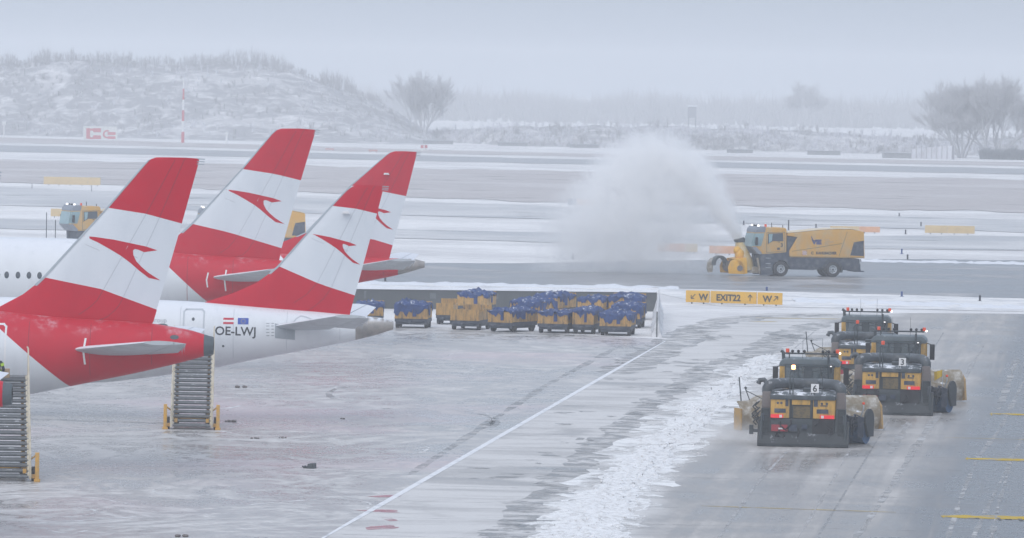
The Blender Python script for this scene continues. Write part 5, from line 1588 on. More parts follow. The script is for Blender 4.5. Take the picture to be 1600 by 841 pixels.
    sec = [(-.05, .05), (-.22, .35), (-.28, .75), (-.2, 1.1), (0, 1.36), (.25, 1.46), (.26, 1.40), (.05, 1.28), (-.12, 1.05), (-.2, .75), (-.14, .35), (.03, .05)]
    for i in range(15):
        k = i / 14
        rings.append([pp(k, u, z * (1.0 if k > .08 else .85)) for u, z in sec])
    mb.loft(rings)
    plw = mb.build('plough', M['hood'], t, smooth=True, angle=40)
    mb = MB(); e = [pp(-.012, u, z) for u, z in [(-.35, .05), (.35, .05), (.35, .95), (-.35, .95)]]; e2 = [pp(.0, u, z) for u, z in [(-.35, .05), (.35, .05), (.35, .95), (-.35, .95)]]
    mb.loft([e, e2]); mb.build('plough_end', M['hood_yellow'], plw)
    mb = MB(); e = [pp(1.0, u, z) for u, z in [(-.42, .10), (.10, .05), (.30, .95), (.05, 1.25), (-.25, 1.05)]]; e2 = [p + Vector((.07, .02, 0)) for p in e]
    mb.loft([e, e2]); mb.build('plough_end', M['hood_yellow'], plw)
    mb = MB(); p0 = pp(0, -.2, 1.25); mb.bar(p0, p0 + Vector((-.1, 0, 1.0)), .05); mb.bar(pp(.06, -.2, 1.3), pp(.03, -.2, 1.75), .03); mb.ball(pp(.03, -.2, 1.8), .06, n=5); mb.bar(pp(.03, -.2, 1.7), pp(.2, -.2, 1.2), .03)
    mb.build('marker_pole', M['dark'], plw)
    mb = MB()
    for s in (-1, 1): mb.bar((s * .45, 9.0, .8), (s * .45, 11.1, .6), .16)
    mb.build('plough_frame', M['chassis'], t)
    # hoses, straps and boxes on the back
    rn = random.Random(int(px))
    for k in range(9):
        x = rn.uniform(-1.15, 1.1); z = rn.uniform(.55, 1.1)
        mb = MB(); mb.tube([(x, .26, z), (x + rn.uniform(-.2, .2), .16, z - .15), (x + rn.uniform(-.3, .3), .24, z - rn.uniform(.2, .45))], .028, 6); mb.build('hose', M['black'], t, smooth=True)
    for x, z, w_, h_ in ((-.40, .62, .30, .26), (.05, .70, .22, .18), (-1.62, 1.0, .14, .3), (1.62, .9, .12, .36)):
        mb = MB(); mb.box(x - w_ / 2, x + w_ / 2, .18, .3, z, z + h_); mb.build('control_box', M['chassis'], t, bevel=.015)
    for s in (-1, 1):
        mb = MB()
        for k in range(5): mb.box(min(s * 1.36, s * 1.64), max(s * 1.36, s * 1.64), .22, .30, .45 + .25 * k, .49 + .25 * k)
        mb.box(min(s * 1.36, s * 1.40), max(s * 1.36, s * 1.40), .23, .29, .40, 1.5); mb.box(min(s * 1.60, s * 1.64), max(s * 1.60, s * 1.64), .23, .29, .40, 1.5)
        mb.build('ladder', M['skirt'], t)
    # left side clutter: hydraulic block and hoses
    mb = MB(); rn = random.Random(9)
    mb.box(-2.0, -1.7, .9, 1.2, .5, .62); mb.box(-2.16, -2.0, .9, 1.15, .42, .78)
    for _ in range(10):
        x, z = rn.uniform(-1.95, -1.7), rn.uniform(.7, 1.5)
        mb.tube([(x, 1.1, z), (x - .12, 1.0, z + .12), (x + .05, .9, z + .3)], .03, 5)
    mb.build('hydraulic_block', D, t)
    if flag:
        mb = MB(); p = bp(.97, -.66, .5); mb.bar(p, p + Vector((0, 0, 1.45)), .035)
        fp = mb.build('flag_pole', M['rim'], br)
        mb = MB(); rows = []
        for i in range(7):
            k = i / 6
            rows.append([p + Vector((-.38 * k, .05 * math.sin(k * 7), 1.42 - .10 * k)), p + Vector((-.36 * k, .05 * math.sin(k * 7 + .6), 1.15 - .22 * k)), ])
        mb.loft(rows, closed=False); mb.build('flag', M['flag_yellow'], fp)
    return t
M['skirt'] = mat('black_blast_skirt', (0.022, 0.03, 0.036), 0.55, dirt=0.3, dirtc=(0.06, 0.07, 0.075), dscale=1.3, snow=0.03)
M['flag_yellow'] = mat('yellow_flag_cloth', (0.72, 0.50, 0.04), 0.8, dirt=0)
M['lamp_dim'] = mat('white_tail_lens', (0.75, 0.7, 0.7), 0.3, dirt=0)
M['bonnet'] = mat('dark_bonnet_dusted', (0.05, 0.065, 0.075), 0.45, dirt=0.4, dirtc=(0.16, 0.18, 0.2), dscale=1.6, snow=0.30)
M['cab_roof'] = mat('blue_grey_cab_roof', (0.10, 0.13, 0.145), 0.5, dirt=0.3, dirtc=(0.17, 0.19, 0.2), dscale=2, snow=0.10)
gc = bpy.data.materials.new('clear_cab_glass'); gc.use_nodes = True
pb = gc.node_tree.nodes["Principled BSDF"]; pb.inputs['Base Color'].default_value = (.16, .2, .22, 1); pb.inputs['Roughness'].default_value = .08; pb.inputs['Alpha'].default_value = .55
M['glass_clear'] = gc
HD = -math.atan2(14.3, 142.1)
sweeper('runway sweeper nearest the camera, plate number 6, one orange beacon lit', 1254, 699, "6", HD + R(1.0), lit=True)
sweeper('runway sweeper with plate number 3 and a small yellow flag on its broom', 1392.5, 649, "3", HD - R(0.3), flag=True)
sweeper('runway sweeper farthest ahead, partly hidden behind the other two', 1352, 607, None, HD + R(2.2))

for nm, px, py, rr in (('nearest', 1165, 690, 1.0), ('middle', 1335, 652, .9)):
    c = G(px, py)
    mb = MB(); mb.box(-2.6 * rr, 2.2 * rr, -4, 3.5, .02, 1.6)
    o = mb.build('snow_dust', volume_mat('drifting_snow_dust', (1, 1, 1, 1), [((-.2, 0, .2), (1.2 * rr, 1.9, .45), 1.0), ((-1.2 * rr, .8, .35), (.8 * rr, 1.5, .5), .6)], .55, 1.6, .25, .75, .05))
    o.location = (c.x, c.y, 0)
    tag(o, 'snow dust drifting off the brush of the ' + nm + ' sweeper', None, None, 'stuff')
# ================================================================== BAGGAGE CARTS
def cart(label, px, py, rz, wdt=1.55, ln_=2.9, h=1.0,  bulge=.32, seed=0, flap=.35, endp=True, tarp=True):
    h *= .76; bulge *= .65
    b = G(px, py); rn = random.Random(seed)
    t = thing('baggage_cart', label, 'baggage cart', (b.x, b.y, 0), rz, 'yellow baggage carts under blue tarpaulins')
    hw = wdt / 2; z0 = .58
    mb = MB(); mb.box(-hw, hw, 0, ln_, .36, z0 - .02); mb.box(-hw + .06, hw - .06, .06, ln_ - .06, .22, .36); mb.box(-.08, .08, -.9, 0, .36, .44); mb.bar((-hw + .1, .05, .4), (0, -.8, .4), .05); mb.bar((hw - .1, .05, .4), (0, -.8, .4), .05)
    mb.box(-hw + .1, hw - .1, .35, .5, .2, .36); mb.box(-hw + .1, hw - .1, ln_ - .5, ln_ - .35, .2, .36)
    ch = mb.build('chassis', M['chassis'], t)
    for y in (.42, ln_ - .42):
        for s in (-1, 1):
            mb = MB(); mb.cyl((s * (hw - .20), y, .24), (s * (hw - .02), y, .24), .24, 14); mb.build('wheel', M['black'], t, bevel=.02)
    mb = MB()
    mb.box(-hw, hw, 0, .05, z0, z0 + h * .8); mb.box(-hw, hw, ln_ - .05, ln_, z0, z0 + h * (1.05 if endp else .8))
    for k in range(3):
        y0 = .06 + k * (ln_ - .1) / 3; y1 = y0 + (ln_ - .1) / 3 - .03
        for s in (-1, 1):
            mb.box(min(s * hw, s * (hw - .05)), max(s * hw, s * (hw - .05)), y0, y1, z0, z0 + h * rn.uniform(.6, .85))
    mb.box(-hw - .02, hw + .02, -.03, .03, z0 - .03, z0 + .03)
    for s in (-1, 0, 1): mb.box(s * (hw - .03) - .03, s * (hw - .03) + .03, -.025, 0, z0, z0 + h * .8)
    mb.build('side_panel', M['cart_yellow'], t)
    if tarp:
        nx, ny = 22, 30
        rows = []
        tz = z0 + h * .8
        for j in range(ny + 1):
            row = []
            for i in range(nx + 1):
                a, c = -1 + 2 * i / nx, -1 + 2 * j / ny
                ax, cy = min(1, abs(a) / .72), min(1, abs(c) / .80)
                x = math.copysign(min(abs(a) / .72, 1), a) * (hw + .04) + .05 * fbm(i * .5, j * .5, seed)
                y = ln_ / 2 + math.copysign(min(abs(c) / .8, 1), c) * (ln_ / 2 + .05) + .05 * fbm(i * .5, j * .5, seed + 3)
                ov = max(0, abs(a) - .72) / .28 + max(0, abs(c) - .8) / .2
                e = (1 - ax ** 3) * (1 - cy ** 4)
                z = tz + .04 + bulge * e * (.75 + .6 * fbm(x * 1.2, y * 1.0, seed + 1)) + .22 * abs(fbm(x * 2.6, y * 2.2, seed + 2)) - min(1, ov) * flap * (.7 + 1.2 * fbm(x * 1.5 + 3, y * 1.5, seed + 6)) - .02
                row.append((x, y, z))
            rows.append(row)
        mb = MB(); mb.loft(rows, closed=False)
        mb.box(hw * .1, hw * .32, -.07, -.03, z0 + .1, tz)
        for s in (-1, 1): mb.box(min(s * hw, s * (hw + .04)), max(s * hw, s * (hw + .04)), ln_ * .4, ln_ * .52, z0 + .15, tz)
        mb.build('tarpaulin', M['tarp'], t, smooth=True, angle=35)
    return t
CARTS = [
    ('single baggage cart directly over the white tail cone, leftmost of the row', 577, 508, 0, dict(h=.95, bulge=.15, flap=.3)),
    ('square baggage cart with a high crumpled blue tarpaulin, second from the left', 642, 513, -6, dict(wdt=1.9, ln_=2.2, h=1.15, bulge=.4, flap=.6)),
    ('low uncovered baggage cart at the left end of the bunched carts', 694, 507, -8, dict(wdt=1.0, ln_=2.0, h=1.1, tarp=False)),
    ('baggage cart with bare yellow panels, just left of the middle of the row', 726, 516, -14, dict(wdt=1.7, h=1.0, bulge=.1, tarp=False)),
    ('baggage cart with a lump of blue tarpaulin, nearest the wall at the left', 738, 492, -10, dict(wdt=1.9, h=1.0, bulge=.4, flap=.2)),
    ('front baggage cart in the middle with a blue cover and its long side showing', 781, 519, -30, dict(h=.95, bulge=.25, flap=.3)),
    ('baggage cart behind the middle one with a big blue bulging cover', 815, 507, -28, dict(h=1.15, bulge=.35, flap=.5)),
    ('baggage cart far back in the middle by the wall, blue top', 852, 496, -24, dict(h=1.1, bulge=.35, flap=.4)),
    ('front baggage cart right of the middle with a flat dark blue cover', 863, 521, -14, dict(wdt=1.75, h=.9, bulge=.10, flap=.25)),
    ('narrow baggage cart with a yellow board standing in it', 911, 522, -12, dict(wdt=1.25, h=1.15, bulge=.3, flap=.35)),
    ('baggage cart by the wall behind the narrow one', 922, 500, -12, dict(h=1.05, bulge=.2, flap=.25)),
    ('front baggage cart at the right end with a bright blue cover', 961, 525, -7, dict(wdt=1.75, h=.95, bulge=.35, flap=.45)),
    ('second baggage cart from the front at the right end, snow on its blue cover', 978, 513, -7, dict(wdt=1.7, h=1.1, bulge=.3, flap=.7)),
    ('rearmost baggage cart at the right end, its blue cover close to the wall', 976, 500, -7, dict(wdt=2.0, h=1.2, bulge=.35, flap=.4)),
]
for i, (lb, px, py, dg_, kw) in enumerate(CARTS):
    cart(lb, px, py, R(dg_), seed=i * 13 + 2, **kw)

# wall behind the carts and fence at its end
g0, g1 = G(-260, 473), G(1026, 487)
mb = MB()
dv = g1 - g0; ln_ = dv.length; an = math.atan2(dv.y, dv.x)
wl = thing('concrete_wall', 'long low grey concrete wall with a snowy top behind the baggage carts', 'wall', (g0.x, g0.y, 0), an)
hgt = 1.22
mb.box(0, ln_, 0, .35, 0, hgt)
n = int(ln_ / 3)
for k in range(n): mb.box(k * 3 + .02, k * 3 + .10, -.03, 0, 0, hgt - .1)
mb.build('wall_face', M['concrete'], wl)
mb = MB(); rows = []
for i in range(160):
    x = ln_ * i / 159
    rows.append([(x, y, hgt - .01 + (.16 + .10 * fbm(x * .5, y, 2)) * e) for y, e in ((-.08, 0), (-.04, .7), (.15, 1), (.35, .8), (.5, 0))])
mb.loft(rows, closed=False); mb.build('snow_cap', M['snow'], wl, smooth=True)
mb = MB()
rn = random.Random(21)
for k in range(26):
    x = rn.uniform(8, ln_ - 1); w_ = rn.uniform(.12, .5)
    mb.box(x, x + w_, -.045, -.002, rn.uniform(.35, .7), hgt - rn.uniform(.08, .2))
mb.build('pale_patch', M['pale_conc'] if 'pale_conc' in M else mat('pale_concrete_patch', (0.16, 0.175, 0.19), 0.85, dirt=0.3), wl)
f0, f1 = G(1026, 527), G(1029, 489)
ft = thing('snowy_fence', 'snow plastered mesh fence end standing beside the baggage carts', 'fence', (f0.x, f0.y, 0), 0)
mb = MB(); d = f1 - f0
n = 6
for k in range(n + 1):
    p = d * (k / n); hh = 1.5 - .35 * (k / n) * 0
    mb.bar((p.x, p.y, 0), (p.x, p.y, 1.45), .06)
mb.bar((0, 0, .1), (d.x, d.y, .1), .05); mb.bar((0, 0, 1.4), (d.x, d.y, 1.4), .05)
mb.build('post', M['dark'], ft)
mb = MB(); rows = []
for k in range(30):
    p = d * (k / 29)
    wv = .14 * fbm(k * .4, 1, 1)
    rows.append([(p.x - .32 + wv, p.y, 0), (p.x - .20 + wv, p.y, .3 + .1 * fbm(k * .5, 4, 1)), (p.x - .06 + wv, p.y, .9), (p.x - .04, p.y, 1.45), (p.x + .05, p.y, 1.45), (p.x + .07 + wv, p.y, .9), (p.x + .18 + wv, p.y, .35), (p.x + .3 + wv, p.y, 0)])
mb.loft(rows, closed=False); mb.add(rows[0], [tuple(range(8))]); mb.add(rows[-1], [tuple(range(8))]); mb.build('snow_cover', mat('dirty_plastered_snow', (0.74, 0.74, 0.75), .9, dirt=.5, dirtc=(.34, .35, .36), dscale=2.2, bump=.5, bscale=5), ft, smooth=True)
p = G(1012, 484)
tag((lambda m_: (m_.prism([(-1.3, 0), (1.0, 0), (.8, .5), (.2, .85), (-.6, .8), (-1.2, .4)], -1.5, 1.5), m_)[1])(MB()).build('snow_heap', M['snow'], bevel=.15), 'heap of snow at the right end of the concrete wall', 'snow heap').location = p

# ================================================================== SIGNS
def sign_panel(root, x0, x1, z0, z1, m, thick=.14):
    mb = MB(); mb.box(x0, x1, 0, thick, z0, z1)
    o = mb.build('sign_panel', m, root, bevel=.03)
    for k in (.25, .75):
        mb = MB(); mb.box(x0 + (x1 - x0) * k - .04, x0 + (x1 - x0) * k + .04, .03, thick - .03, 0, z0 + .02)
        mb.build('sign_foot', M['dark'], root)
    return o
a, b = G(1071, 474.5), G(1222, 479)
t = thing('taxiway_sign', 'yellow taxiway sign reading W, EXIT 22 and W with arrows', 'sign', (a.x, a.y, 0), math.atan2(b.y - a.y, b.x - a.x))
Wd = (b - a).length; k_ = Wd / 151.0
z0, z1 = .10, .88
def arrow(mb, c, ang, L_, w_=.055):
    d = Vector((math.cos(ang), 0, math.sin(ang))); n_ = Vector((-d.z, 0, d.x)); c = Vector((c[0], -.008, c[1]))
    def q(p0, p1):
        dd = (p1 - p0).normalized(); nn = Vector((-dd.z, 0, dd.x)) * w_ / 2
        mb.add([p0 - nn, p1 - nn, p1 + nn, p0 + nn], [(0, 1, 2, 3)])
    tip = c + d * L_ / 2
    q(c - d * L_ / 2, tip)
    e = tip + Vector((0, -.002, 0))
    q(e, e - d * L_ * .42 + n_ * L_ * .36 ); e = tip + Vector((0, -.004, 0)); q(e, e - d * L_ * .42 - n_ * L_ * .36)
for x0, x1, m_, items in ((0, 37.5, 'sign_yellow', [('arrow', 12, 225), ('W', 21)]), (38.5, 111, 'sign_yellow', [('EXIT22', 48), ('arrow', 101, 90)]), (112, 151, 'sign_yellow', [('W', 121), ('arrow', 141, 45)])):
    o = sign_panel(t, x0 * k_ + .01, x1 * k_ - .01, z0, z1, M[m_])
    mb = MB()
    for it in items:
        if it[0] == 'arrow': arrow(mb, (it[1] * k_, (z0 + z1) / 2), R(it[2]), .42)
        else: mb.text(it[0], .58, (it[1] * k_, -.008, z0 + .17), (1, 0, 0), (0, 0, 1), bold=.02, sx=1.0 if it[0] == 'W' else .94)
    mb.build('lettering', M['ink'], o)
def plain_sign(label, px0, px1, py0, py1, parts, mats_, h0=.12):
    a, b = G(px0, py1 + 2), G(px1, py1 + 2 + .018 * (px1 - px0))
    t = thing('taxiway_sign', label, 'sign', (a.x, a.y, 0), math.atan2(b.y - a.y, b.x - a.x), 'taxiway signs seen from behind')
    s_ = F / a.y; Wd = (b - a).length; x = 0
    for fr, m_ in zip(parts, mats_):
        x1 = x + Wd * fr; sign_panel(t, x + .01, x1 - .01, 2 / s_, (py1 + 2 - py0) / s_, M[m_]); x = x1
plain_sign('long blank tan sign with three panels in the snow above the front fin, far left', 68, 157, 276, 288, (.36, .42, .22), ('sign_tan',) * 3)
plain_sign('tan sign half hidden behind the grey fronted truck cab', 79, 103, 326, 338, (1,), ('sign_tan',))
plain_sign('three panel sign just above the snow blower truck, its right panel orange', 1297, 1375, 353, 362, (.24, .34, .42), ('sign_tan', 'sign_tan', 'sign_orange'))
plain_sign('blank tan two panel sign standing alone at the far right', 1445, 1523, 352, 364, (.45, .55), ('sign_tan', 'sign_tan'))
plain_sign('pale sign farthest away, left of the snow plume', 887, 935, 311, 320, (.3, .7), ('cab_grey', 'sign_orange'))
plain_sign('faint orange sign seen through the snow plume', 1027, 1090, 380, 393, (.7, .3), ('sign_orange', 'sign_tan'))
plain_sign('faint tan sign just left of the blower head', 1108, 1150, 384, 396, (1,), ('sign_orange',))

# ================================================================== SMALL AIRFIELD FURNITURE
def marker(px, py, hpx, m, label):
    p = G(px, py); s_ = F / p.y; h = hpx / s_
    mb = MB(); mb.cyl((0, 0, 0), (0, 0, h), .07, 8); mb.cyl((0, 0, 0), (0, 0, .04), .16, 10); mb.ball((0, 0, h), .085, n=5)
    o = mb.build('edge_marker', M[m], smooth=True, angle=40); o.location = p
    tag(o, label, 'edge marker', 'stub markers along the taxiway edges')
for px, py, h_, m_, lb in [
    (895, 405, 8, 'marker_dark', 'dark stub marker in the snow below the plume'), (1198, 455, 5, 'marker_blue', 'blue stub marker just above the W panel of the yellow exit sign'),
    (1232, 360, 15, 'marker_dark', 'thin dark marker above the snow truck cab'), (1162, 352, 6, 'marker_dark', 'dark marker left of the snow truck cab roof'),
    (1275, 356, 5, 'marker_dark', 'dark marker above the snow truck body'), (1439, 354, 6, 'marker_dark', 'dark marker left of the lone two panel sign'),
    (1415, 366, 6, 'marker_dark', 'dark marker below the lone two panel sign'), (1409, 397, 7, 'marker_blue', 'blue marker right of the snow truck'),
    (1418, 406, 7, 'marker_dark', 'dark marker right of the snow truck, the lower of two'), (1409, 464, 7, 'marker_blue', 'blue marker in the snow verge above the sweepers'),
    (1531, 471, 8, 'marker_dark', 'dark marker in the snow verge at the far right'), (602, 440, 6, 'marker_dark', 'dark stub on the snow above the wall'),
    (1405, 338, 4, 'marker_dark', 'tiny dark marker at the far grass edge')]:
    marker(px, py, h_, m_, lb)
for px, py, h_, lb in [(72, 372, 40, 'tall thin dark stake left of the grey fronted truck'), (86, 374, 30, 'shorter dark stake beside the grey fronted truck'), (50, 294, 7, 'thin stake under the long tan sign'), (143, 300, 9, 'thin stake right of the long tan sign')]:
    p = G(px, py + 18 if h_ > 20 else py); s_ = F / p.y
    mb = MB(); mb.cyl((0, 0, 0), (0, 0, (h_ + (18 if h_ > 20 else 0)) / s_), .035, 6)
    mb.cyl((0, 0, 0), (0, 0, .05), .12, 8)
    o = mb.build('marker_stake', M['marker_dark']); o.location = p; tag(o, lb, 'stake', 'marker stakes at the left')
M['shed'] = mat('haze_paled_shed_wall', (.30, .31, .32), .8, dirt=.3)  # dark walls painted paler so they look faint through fog
# red and white mast
p = G(285.5, 223); top_ = 131; s_ = F / p.y; H_ = (223 - 122) / s_
t = thing('striped_mast', 'tall red and white striped mast in front of the mound', 'mast', p)
for k in range(6):
    mb = MB(); mb.cyl((0, 0, H_ * k / 6), (0, 0, H_ * (k + 1) / 6), .36 - .035 * k, 8, r2=.33 - .035 * k); mb.build('mast_section', M['flag_red'] if k % 2 == 0 else M['white_plain'], t)
# red and white board
a, b = G(130, 219), G(183, 220)
t = thing('striped_board', 'white board with faded red ring and bar marks at the foot of the mound', 'board', (a.x, a.y, 0), math.atan2(b.y - a.y, b.x - a.x))
s_ = F / a.y; Wd = (b - a).length; Hb = 22 / s_
mb = MB(); mb.box(0, Wd, 0, .3, .3, Hb); mb.box(.3, .5, .05, .25, 0, .3); mb.box(Wd - .5, Wd - .3, .05, .25, 0, .3); bo = mb.build('board_face', mat('aged_white_board', (.75, .77, .74), .6, dirt=.2), t)
mb = MB()
def pan_(x0, x1, z0, z1): mb.box(x0 * Wd, x1 * Wd, -.03, .0, z0 * Hb, z1 * Hb)
pan_(.09, .2, .1, .85); pan_(.29, .52, .1, .35); pan_(.29, .52, .58, .86)
pan_(.72, .95, .12, .3); pan_(.72, .95, .4, .6)
for c, r_ in ((.25, .22), (.70, .17)):
    rg = []
    for j in range(15):
        a_ = R(60 + 240 * j / 14)
        rg.append([(c * Wd + r_ * Hb * 1.5 * math.cos(a_) * k, -.05, .45 * Hb + r_ * Hb * 1.5 * math.sin(a_) * k) for k in (.75, 1.15)])
    mb.loft(rg, closed=False)
mb.build('red_marking', mat('faded_red_marking', (.62, .10, .14), .6, dirt=.2), bo)
# lamp post at the far left, small lantern hut
p = G(6, 216); s_ = F / p.y
t = thing('lamp_post', 'pale lamp post at the far left edge under the mound', 'lamp post', p)
mb = MB(); mb.cyl((0, 0, 0), (0, 0, 20 / s_), .16, 8); mb.build('pole', M['white_plain'], t)
mb = MB(); mb.box(-.42, .42, -.3, .3, 20 / s_, 26 / s_); mb.build('lamp_head', M['white_plain'], t, bevel=.08)
p = G(354, 225); s_ = F / p.y
t = thing('lamp_post', 'short whitish post right of the striped mast', 'lamp post', p)
mb = MB(); mb.cyl((0, 0, 0), (0, 0, 16 / s_), .30, 8, r2=.2); mb.build('pole', M['white_plain'], t)
mb = MB(); mb.box(-.35, .35, -.3, .3, 16 / s_, 19 / s_); mb.build('lamp_head', M['white_plain'], t)
for px, py, w_, h_, lb in [(515, 236, 13, 4, 'low red and white barrier on the far verge, left one'), (583, 239, 14, 5, 'low reddish barrier on the far verge, right of the tall fin')]:
    p = G(px, py); s_ = F / p.y
    mb = MB(); W_ = w_ / s_
    mb.box(-W_ / 2, W_ / 2, 0, .12, h_ * .5 / s_, h_ / s_); mb.bar((-W_ * .4, .06, 0), (-W_ * .3, .06, h_ * .6 / s_), .1); mb.bar((W_ * .4, .06, 0), (W_ * .3, .06, h_ * .6 / s_), .1)
    o = mb.build('barrier', mat('faded_red_barrier', (.5, .22, .2), .6)); o.location = p; tag(o, lb, 'barrier', 'low barriers on the far verge')
for px, lb in ((659.5, 'left of two red and white posts at the mound foot'), (665.5, 'right of two red and white posts at the mound foot')):
    p = G(px, 236); s_ = F / p.y
    mb = MB(); mb.box(-.3, .3, -.15, .15, 0, 4.5 / s_, 0); mb.box(-.3, .3, -.15, .15, 4.5 / s_, 9 / s_, 1)
    o = mb.build('marker_post', [M['white_plain'], M['flag_red']]); o.location = p; tag(o, lb, 'post', 'red and white posts at the mound foot')
for px0, px1, y0, y1, lb in [(663, 708, 219, 225, 'low dark hut beside the bare tree at the mound foot'), (780, 824, 222, 228, 'long low dark shed on the far bank, left of the plume'), (892, 936, 225, 231, 'long low dark shed on the far bank, just left of the plume top'),
        (1138, 1176, 233, 239, 'long low dark shed on the far bank, just right of the plume'), (1264, 1313, 235, 242, 'long low dark shed on the far bank above the snow truck'), (1381, 1424, 238, 247, 'low dark shed with a white base on the far bank')]:
    a, b = G(px0, y1), G(px1, y1 + .016 * (px1 - px0)); s_ = F / a.y; W_ = (b - a).length
    t = thing('low_shed', lb, 'shed', (a.x, a.y, 0), math.atan2(b.y - a.y, b.x - a.x), 'low sheds on the far bank')
    hh = (y1 - y0) / s_
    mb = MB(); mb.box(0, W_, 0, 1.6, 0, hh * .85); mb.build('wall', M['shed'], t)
    mb = MB(); mb.prism([(-.2, hh * .85), (1.8, hh * .85), (1.8, hh * .93), (.8, hh), (-.2, hh * .93)], -.15, W_ + .15, axis='x'); mb.build('roof', mat('shed_roof_snowed', (.3, .32, .34), .8, snow=.3), t)
# watch tower
d_ = 2050.0; p = Vector(((1077 - CX) / F * d_, d_, 0)); s_ = F / d_
t = thing('watch_tower', 'small boxy watch tower fading in the fog, middle right', 'watch tower', p)
zt, zb_ = PD(1077, 165, d_).z, PD(1077, 184, d_).z
mb = MB(); hwid = 6.5 / s_; mb.box(-hwid, hwid, -hwid, hwid, zb_, zt - .4); mb.build('cabin', mat('tower_grey', (.16, .17, .19), .7), t)
mb = MB(); mb.box(-hwid * 1.15, hwid * 1.15, -hwid * 1.15, hwid * 1.15, zt - .4, zt); mb.build('roof', M['snow'], t)
for sx in (-1, 1):
    for sy in (-1, 1):
        mb = MB(); mb.bar((sx * hwid * .9, sy * hwid * .9, 0), (sx * hwid * .85, sy * hwid * .85, zb_ + .01), .22); mb.build('leg', M['concrete'], t)
# pale glasshouse-like snowy fence and dark hedge at the right
a, b = G(1424, 247), G(1488, 249.5); s_ = F / a.y; W_ = (b - a).length
t = thing('snowy_fence', 'pale snow plastered fence at the foot of the right hand trees', 'fence', (a.x, a.y, 0), math.atan2(b.y - a.y, b.x - a.x))
mb = MB(); rows = []
for i in range(40):
    x = W_ * i / 39; h_ = (14 + 8 * (i / 39) + 2 * fbm(i * .5, 2, 1)) / s_
    rows.append([(x, 0, 0), (x, .05 * fbm(i, 1, 1), h_), (x, .4, h_ * .95), (x, .5, 0)])
mb.loft(rows, closed=False); mb.build('snow_cover', M['twig_snow'], t)
for k in range(9):
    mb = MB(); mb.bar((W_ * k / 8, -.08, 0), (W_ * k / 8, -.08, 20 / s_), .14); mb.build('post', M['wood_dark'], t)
a = G(1532, 249); s_ = F / a.y
mb = MB(); rn = random.Random(2); random.seed(77)
for i in range(260): bush(mb, Vector((rn.uniform(0, 20), rn.uniform(-1, 2), 0)), rn.uniform(1.5, 3.2), 1.1, 9, .09, .7)
o = mb.build('hedge', mat('dark_evergreen_hedge', (.15, .17, .19), .9, dirt=.3)); o.location = a
tag(o, 'dark hedge under the spreading bare trees at the right edge', 'hedge')
# litter on the apron
for i, (px, py, r_, lb) in enumerate([(400, 686, .10, 'small brown clump below the registration letters of the white airliner'), (358, 660, .14, 'small dark clump right of the passenger stairs'), (374, 606, .15, 'small dark clump under the belly of the white airliner'), (440, 685, .09, 'tiny dark clump, the farther right of a pair'), (533, 655, .08, 'tiny dark speck in the middle of the apron'), (283, 839, .11, 'dark clump at the bottom edge of the picture')]):
    p = G(px, py); mb = MB(); rn = random.Random(i)
    for k in range(5):
        mb.ball((rn.gauss(0, r_ * .9), rn.gauss(0, r_ * .6), r_ * .35), r_ * rn.uniform(.4, .8), n=4, sz=.6)
    o = mb.build('dirty_ice_clump', M['brown_duct'], smooth=True); o.location = p; tag(o, lb, 'ice clump', 'dirty clumps on the apron')
p = G(482, 732)
t = thing('wheel_chock', 'dark wheel chock lying on the open apron', 'wheel chock', p, R(-12))
mb = MB(); mb.prism([(-.05, 0), (.26, 0), (.24, .20), (.02, .18)], -.2, .2); mb.build('block', M['dark'], t, bevel=.02)
mb = MB(); mb.tube([(-.05, 0, .04), (-.16, -.05, .03), (-.22, .0, .07)], .035, 6); mb.ball((-.12, 0, .05), .06, n=5); mb.build('rope', M['dark'], t)

# ================================================================== WORKER at the top of the left stairs
M['hivis'] = mat('hi_vis_yellow', (0.55, 0.80, 0.06), 0.6, dirt=0)
M['navy'] = mat('navy_work_jacket', (0.02, 0.028, 0.045), 0.8, dirt=0.2)
M['skin'] = mat('skin', (0.50, 0.30, 0.22), 0.5, dirt=0)
M['hair'] = mat('dark_hair', (0.03, 0.02, 0.015), 0.7, dirt=0)
M['card'] = mat('brown_cardboard', (0.48, 0.35, 0.22), 0.8, dirt=0.2)
def skinned(name, joints, edges, parent, m, levels=2):
    me = bpy.data.meshes.new(name)
    me.from_pydata([j[:3] for j in joints], edges, [])
    o = bpy.data.objects.new(name, me); C.objects.link(o)
    md = o.modifiers.new("skin", 'SKIN'); md.use_smooth_shade = True
    for i, j in enumerate(joints):
        r_ = j[3] if isinstance(j[3], tuple) else (j[3], j[3])
        me.skin_vertices[0].data[i].radius = r_
        me.skin_vertices[0].data[i].use_root = (i == 0)
    sb = o.modifiers.new("sub", 'SUBSURF'); sb.levels = levels; sb.render_levels = levels
    dg = bpy.context.evaluated_depsgraph_get(); dg.update()
    me2 = bpy.data.meshes.new_from_object(o.evaluated_get(dg))
    o.modifiers.clear(); o.data = me2; me2.materials.clear(); me2.materials.append(m)
    for p_ in me2.polygons: p_.use_smooth = True
    if parent: o.parent = parent
    return o
hx, hy = -.36, ye1 - 1.35
wz = .12 + .172 * ((hy - .15) / .27)
mw = Matrix.Translation(st1.location) @ Matrix.Rotation(st1.rotation_euler.z, 4, 'Z')
wl_ = mw @ Vector((hx, hy, wz))
per = thing('person', 'worker in dark jacket with hi-vis stripe carrying a brown box up the stairs', 'person', wl_, R(2))
